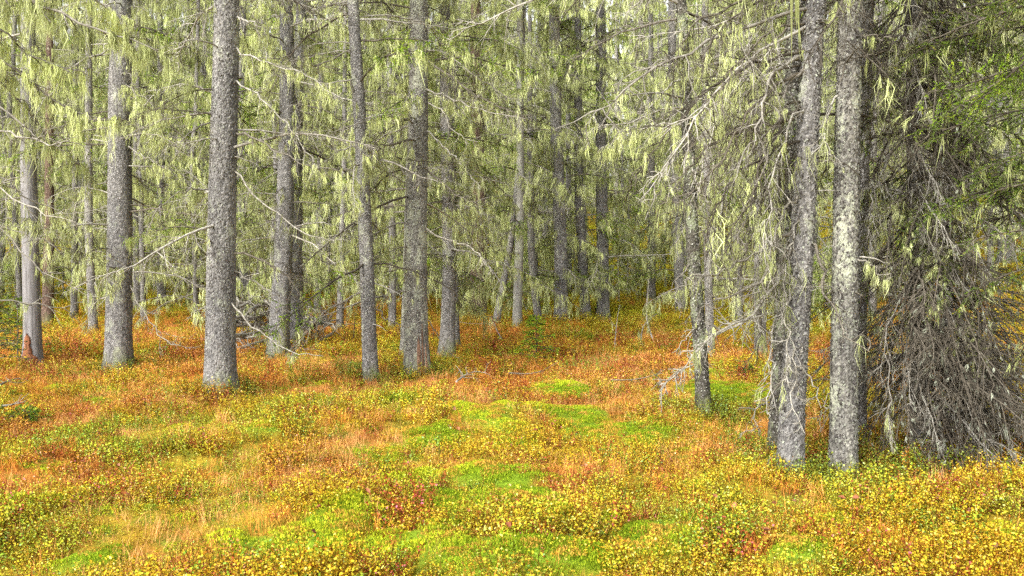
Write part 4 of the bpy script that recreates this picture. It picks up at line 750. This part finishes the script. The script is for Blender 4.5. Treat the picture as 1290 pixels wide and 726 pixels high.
for z, az, s in [(1.9, 3.15, 1.0), (2.15, 2.8, 1.1), (2.3, 3.3, 1.1), (2.05, 3.0, 1.0), (2.45, 3.0, 1.15), (2.9, 2.9, 1.15), (3.1, 3.3, 1.0), (3.4, 2.75, 1.1), (3.6, 3.1, 1.2), (3.9, 2.9, 1.1), (4.2, 3.2, 1.0), (2.6, 3.4, 1.0), (3.7, 2.0, 1.0), (3.9, 3.2, 1.3), (4.3, 3.0, 1.3), (3.5, 3.0, 1.2), (3.3, 3.05, 1.2), (3.0, 3.1, 1.2), (3.75, 3.3, 1.2), (4.1, 2.8, 1.2)]:
    put(live, FR[r.integers(5)], cV(z)[0], az, s, r.uniform(-.1, .25))
crown_parts(live, TOPS[0], (0, 0, 4.8), 1, (1.2, 1.2, 1.1))

# ------------------------------------------------------------------ fallen wood, seedlings, dead stalks, leaves
u_shift = True
def fallen(pts, r0, label, name='fallen_branch', cat='branch', wood='pale_wood', seed=0, lift=.12, group=None, **kw):
    P = [];
    if 291 < pts[0][0] < 311 and 395 < pts[0][1] < 460 and u_shift: pts = [(pts[0][0] - random.uniform(6, 22), pts[0][1])] + list(pts[1:])
    for u, v in pts: P.append(ground_at(u, v))
    P = np.array(P); P[:, 2] += lift + np.linspace(0, .03, len(P)); o0 = P[0].copy(); P = resample(P - o0, 9); r = np.random.default_rng(seed + int(pts[0][0])); W = Acc()
    grow(W, None, None, P, r0, r, **{**dict(twigs=7, tl=.35, sub=1, lich=0, droop=.0, wig=.2, planar=.5, k0=7), **kw})
    return tag(new_obj(name, W.mesh(name, M[wood], True), None, o0), label, cat, group)
G = 'dead branches lying by the paired dark trunks'
fallen([(298, 408), (318, 395), (335, 389), (345, 388)], .05, 'thick dark log propped behind the paired dark trunks', 'fallen_log', 'log', 'dark_twig', 1, .28, twigs=4)
fallen([(297, 452), (315, 446), (338, 436), (352, 430)], .035, 'grey broken bough lying left of the paired dark trunks, nearest of its heap', 'fallen_branch', 'branch', 'twig', 2, .12, G)
fallen([(293, 405), (320, 420), (345, 434), (372, 446)], .025, 'long pale stick crossing in front of the paired dark trunks', 'fallen_branch', 'branch', 'pale_wood', 3, .18, G)
fallen([(292, 440), (312, 428), (330, 415)], .022, 'bleached stick slanting up in the heap of dead branches', 'fallen_branch', 'branch', 'pale_wood', 4, .15, G)
fallen([(298, 425), (318, 432), (340, 445)], .02, 'thin grey stick low in the heap of dead branches', 'fallen_branch', 'branch', 'twig', 5, .1, G)
fallen([(300, 415), (322, 425), (345, 428)], .022, 'forked pale stick on top of the heap of dead branches', 'fallen_branch', 'branch', 'pale_wood', 6, .25, G)
fallen([(366, 440), (385, 436), (405, 430), (420, 428)], .022, 'pale fallen branch right of the paired dark trunks', 'fallen_branch', 'branch', 'pale_wood', 7, .1, G)
fallen([(368, 446), (388, 447), (404, 449)], .018, 'thin pale stick on the grass right of the paired dark trunks', 'fallen_branch', 'branch', 'pale_wood', 8, .08, G)
fallen([(400, 440), (415, 430), (428, 420), (434, 412)], .055, 'short grey-brown log leaning against the thin stem in orange grass', 'fallen_log', 'log', 'twig', 9, .12, twigs=4)
fallen([(400, 392), (406, 402), (414, 420)], .025, 'bleached broken pole leaning in the orange grass', 'fallen_branch', 'branch', 'pale_wood', 10, .15, twigs=1)
fallen([(418, 420), (436, 417), (455, 417)], .02, 'pale stick lying left of the slender leaning trunk', 'fallen_branch', 'branch', 'pale_wood', 11, .15, twigs=2)
fallen([(200, 425), (222, 432), (250, 438), (266, 437)], .014, 'bleached twiggy branch lying left of the thickest trunk', 'fallen_branch', 'branch', 'pale_wood', 12, .12, twigs=9)
fallen([(575, 492), (590, 482), (605, 478), (618, 486)], .012, 'dark twiggy branch lying in the grass in mid clearing', 'fallen_branch', 'branch', 'twig', 13, .12, twigs=9)
fallen([(770, 497), (800, 498), (835, 492)], .005, 'straight thin bleached stick lying in the clearing', 'fallen_branch', 'branch', 'pale_wood', 14, .18, twigs=2)
fallen([(640, 482), (668, 486), (690, 480), (700, 472)], .009, 'thin curved twig lying below the spruce seedling', 'fallen_branch', 'branch', 'pale_wood', 15, .15, twigs=4)
fallen([(0, 500), (14, 494), (24, 492)], .014, 'short grey stick at the left edge of the shrubs', 'fallen_branch', 'branch', 'twig', 16, .15, twigs=4)
fallen([(0, 530), (14, 530), (30, 527)], .012, 'lower grey stick at the left edge of the shrubs', 'fallen_branch', 'branch', 'twig', 17, .15, twigs=4)
fallen([(562, 408), (580, 418), (600, 422), (622, 420)], .015, 'pale bent branch lying below the shaggy reddish trunk', 'fallen_branch', 'branch', 'pale_wood', 18, .2, twigs=3)
fallen([(620, 405), (626, 425), (634, 440)], .02, 'pale stick slanting at the foot of the crooked pale stem', 'fallen_branch', 'branch', 'pale_wood', 19, .12, twigs=2)
HEAP = ['bleached', 'grey', 'dark', 'lichen-spotted']
for q, (u0, v0, u1, v1) in enumerate([(296, 398, 322, 412), (300, 446, 330, 410), (294, 418, 346, 440), (306, 402, 300, 440), (322, 400, 348, 436), (296, 430, 344, 416), (310, 450, 346, 446), (330, 395, 312, 440), (298, 455, 334, 452), (334, 420, 350, 448), (300, 424, 330, 398), (316, 442, 345, 405),
        (372, 432, 412, 440), (376, 438, 396, 418), (384, 444, 428, 434), (394, 426, 420, 444)]):
    fallen([(u0, v0), ((u0 + u1) / 2 + random.uniform(-3, 3), (v0 + v1) / 2 + random.uniform(-2, 2)), (u1, v1)], random.uniform(.03, .055), '%s stick in the dead-branch heap %s the paired dark trunks, %s' % (HEAP[q % 4], 'left of' if q < 12 else 'right of', ['pointing back', 'lying flat', 'crossing others', 'at its edge'][q // 4]), 'fallen_branch', 'branch', ['pale_wood', 'twig', 'dark_twig', 'twig'][q % 4], 100 + q, random.uniform(.3, .95), G if q < 12 else None, twigs=13, tl=.7, sub=2, around=1)
for q, (pts, r_w, wd, lab) in enumerate([([(300, 436), (318, 428), (340, 418), (348, 412)], .06, 'twig', 'thick grey log sloping up against the paired dark trunks'), ([(299, 458), (322, 452), (346, 440)], .045, 'pale_wood', 'pale barkless log lying nearest in the dead-branch heap'),
        ([(296, 425), (320, 440), (340, 454)], .035, 'pale_wood', 'pale forked bough slanting down towards the paired dark trunks'), ([(372, 424), (395, 436), (424, 440)], .045, 'twig', 'grey forked log lying right of the paired dark trunks'),
        ([(378, 450), (400, 436), (414, 420)], .03, 'pale_wood', 'pale stick propped up right of the paired dark trunks'), ([(300, 410), (325, 404), (348, 408)], .05, 'dark_twig', 'dark bough lying at the back of the dead-branch heap')]):
    fallen(pts, r_w, lab, 'fallen_log' if r_w > .04 else 'fallen_branch', 'log' if r_w > .04 else 'branch', wd, 300 + q, .45, G if q in (1, 2, 5) else None, twigs=14, tl=.8, sub=2, around=1)
def stalk(pts, r0, label, seed, wood='pale_wood', dy=0, lich=.3):
    x, y, z = ground_at(*pts[0]); r = np.random.default_rng(seed); P = np.array([at(a, b, y) for a, b in pts]); P[0] = (x, y, z - .05); o0 = P[0].copy(); W, Lc = Acc(), Acc(); grow(W, Lc, None, resample(P - o0, 9), r0, r, twigs=5, tl=.3, sub=1, lich=lich, droop=.15, wig=.25, lk=dict(length=.2, width=.008, k=8, spread=.05))
    t = tag(new_obj('dead_sapling', W.mesh('dead_sapling', M[wood], True), None, o0), label, 'sapling')
    if Lc.n: new_obj('lichen', Lc.mesh('lichen', M['lichen']), t)['kind'] = 'stuff'
stalk([(825, 432), (819, 418), (812, 400), (816, 375), (818, 345)], .018, 'white curved dead sapling with lichen in the far yellow shrubs', 1)
stalk([(812, 440), (806, 425), (812, 405), (828, 395)], .014, 'bent white dead sapling beside a taller curved one', 2)
stalk([(774, 440), (776, 415), (780, 385)], .012, 'thin dead sapling below the end of the far row', 3, 'twig')
stalk([(392, 440), (380, 425), (376, 400), (385, 378)], .02, 'dark thin dead sapling right of the paired dark trunks', 4, 'dark_twig', lich=0)
stalk([(444, 437), (446, 420), (447, 400)], .016, 'short dark dead sapling left of the slender leaning trunk', 5, 'dark_twig', lich=0)
stalk([(905, 470), (862, 455), (866, 430), (880, 405)], .008, 'thin pale dead sapling beside the crooked dark spruce', 6, lich=0)
stalk([(1225, 412), (1229, 360), (1226, 300), (1222, 250)], .014, 'bleached dead sapling on the slope left of the blurred trunk', 7)

def seedling(u, v, h, label, seed, needm='needles_bright', rad=.35, n=26, woodm='dark_twig', tipdown=0):
    x, y, z = ground_at(u, v); r = np.random.default_rng(seed); W, Lc, Nd = Acc(), Acc(), Acc(); tube(W, np.array([[0, 0, -.05], [.02, 0, h * .5], [0, 0, h]]), [.012, .009, .003], 6)
    Wb = Acc()
    for q in range(n):
        f = (q + r.uniform()) / n; P = curve_path(r, rad * (1.1 - .85 * f) * r.uniform(.6, 1.1), r.uniform(-.1, .3), r.uniform(-.5, .1), 6, .08, q * 2.4) + (0, 0, h * (.12 + .83 * f)); grow(Wb, Lc, Nd, P, .005, r, twigs=8, tl=.16, sub=2, lich=.1, ndl=.9, lk=dict(length=.06, width=.004, k=6, spread=.03), nk=dict(dens=120, ln=.024, wd=.0065, varb=.5), droop=.15)
    t = tag(new_obj('spruce_seedling', None, None, (x, y, z)), label, 'seedling'); new_obj('stem', W.mesh('stem', M[woodm], True), t); new_obj('branches', Wb.mesh('branches', M[woodm], True), t)['kind'] = 'stuff'
    new_obj('needles', Nd.mesh('needles', M[needm]), t)['kind'] = 'stuff'
seedling(675, 462, .95, 'yellow-green spruce seedling in the middle of the orange clearing', 31, 'needles_bright', .5, 26)
seedling(22, 452, 1.15, 'dark green young spruce at the left edge by the rotten snag', 32, 'needles', .75, 34)
seedling(-20, 530, .15, 'small green spruce seedling at the left edge among shrubs', 33, 'needles', .5, 22)
seedling(30, 540, .2, 'low dark green spruce sprig left of the yellow shrubs', 34, 'needles', .28, 12)
seedling(940, 480, .22, 'small green sprig between the crooked and the double trunks', 35, 'needles', .3, 14)
seedling(-12, 470, 1.5, 'taller young spruce cut by the left edge', 36, 'needles_dull', .7, 34)
# dark low tussocks at the trunk feet
x0, y0 = [], []
for (T, n_, sp) in ((TA, 40, .40), (TB, 70, .40), (TE, 44, .35), (TG, 60, .4), (TI, 60, .4), (TF, 40, .35), (TD, 26, .25), (TC, 30, .3), (TH, 30, .3)):
    p = T[0].location
    for q in range(n_): a = rng.uniform(0, 6.28); R_ = .14 + sp * rng.uniform(0, 1) ** 1.5; x0.append(p.x + math.cos(a) * R_ * 1.2); y0.append(p.y + math.sin(a) * R_)
for q in range(150): a = rng.uniform(0, 6.28); R_ = 1.3 * math.sqrt(rng.uniform()); x0.append(bx + math.cos(a) * R_); y0.append(by - .3 + math.sin(a) * R_ * .6)
x0, y0 = np.array(x0), np.array(y0); n = len(x0); f = rng.uniform(0, 1, n)
scatter('green_lingonberry', np.stack([x0, y0, H(x0, y0) - .01], 1), np.stack([rng.normal(0, .2, n), rng.normal(0, .2, n), rng.uniform(0, 6, n)], 1), np.repeat(rng.uniform(.7, 1.6, n)[:, None], 3, 1), pal((.16, .22, .03), (.42, .40, .04), f), rng.integers(0, 6, n), shr, 'green lingonberry and bilberry tufts round the trunk feet', 'shrubs')
# curled brown leaves
LV = []
for q in range(4):
    r = np.random.default_rng(60 + q); n1, n2 = 7, 5; U, Vv = np.meshgrid(np.linspace(0, 1, n1), np.linspace(-1, 1, n2), indexing='ij'); wd = np.sin(U * math.pi * .93 + .12) ** .8 * (.36 + .06 * np.cos(U * 22)); S = .042
    V = np.stack([(U - .5) * S, Vv * wd * S, (.9 * Vv ** 2 * wd + .8 * (U - .5) ** 2 * r.uniform(.3, 1.5) + .04 * np.sin(U * 9 + Vv * 4)) * S], -1).reshape(-1, 3); a = Acc(); i, j = np.meshgrid(np.arange(n1 - 1), np.arange(n2 - 1), indexing='ij')
    a.add(V, np.stack([i * n2 + j, (i + 1) * n2 + j, (i + 1) * n2 + j + 1, i * n2 + j + 1], -1).reshape(-1, 4), var=.3 + .4 * r.uniform()); LV.append(a.mesh('fallen_leaf', M['dead_leaf'], True))
for q, (u, v) in enumerate([(83, 668), (90, 664), (93, 655), (112, 700), (402, 664), (463, 655), (394, 655), (573, 533), (578, 560), (589, 680), (695, 551), (728, 565), (675, 565), (738, 609), (926, 663), (905, 700), (1060, 655), (1078, 663), (1085, 665), (1079, 603), (1065, 672), (880, 680), (1218, 717), (1255, 720), (975, 660), (900, 655), (160, 655), (150, 610), (845, 600), (965, 700), (340, 600), (365, 548), (640, 690), (395, 710), (250, 560), (1000, 665)]):
    x, y, z = ground_at(u, v); o = tag(new_obj('fallen_leaf', LV[q % 4], None, (x, y, z + .11 + .06 * random.random())), 'small curled reddish-brown leaf lying on the low shrubs of the clearing', 'leaf', 'fallen brown leaves'); o.rotation_euler = (random.uniform(-.8, .8), random.uniform(-.8, .8), random.uniform(0, 6)); s = random.uniform(.6, 1.25); o.scale = (s, s, s)
# the long beard of lichen hanging free in the far row
bl = Acc(); r = np.random.default_rng(3); c = at(688, 300, 27); strands(bl, [c * 0 + (0, 0, -.18 * q) for q in range(12)], [np.array([1., 0, 0])] * 12, r, .9, .02, 12, .10)
tag(new_obj('lichen_drape', bl.mesh('lichen_drape', M['lichen']), None, c), 'long pale green lichen drape hanging between two stems of the far row', 'lichen')
print('objects', len(bpy.data.objects), 'tris', sum(sum(len(p.vertices) - 2 for p in me.polygons) if len(me.polygons) < 5000 else int((len(me.loops) - 2 * len(me.polygons))) for me in bpy.data.meshes))
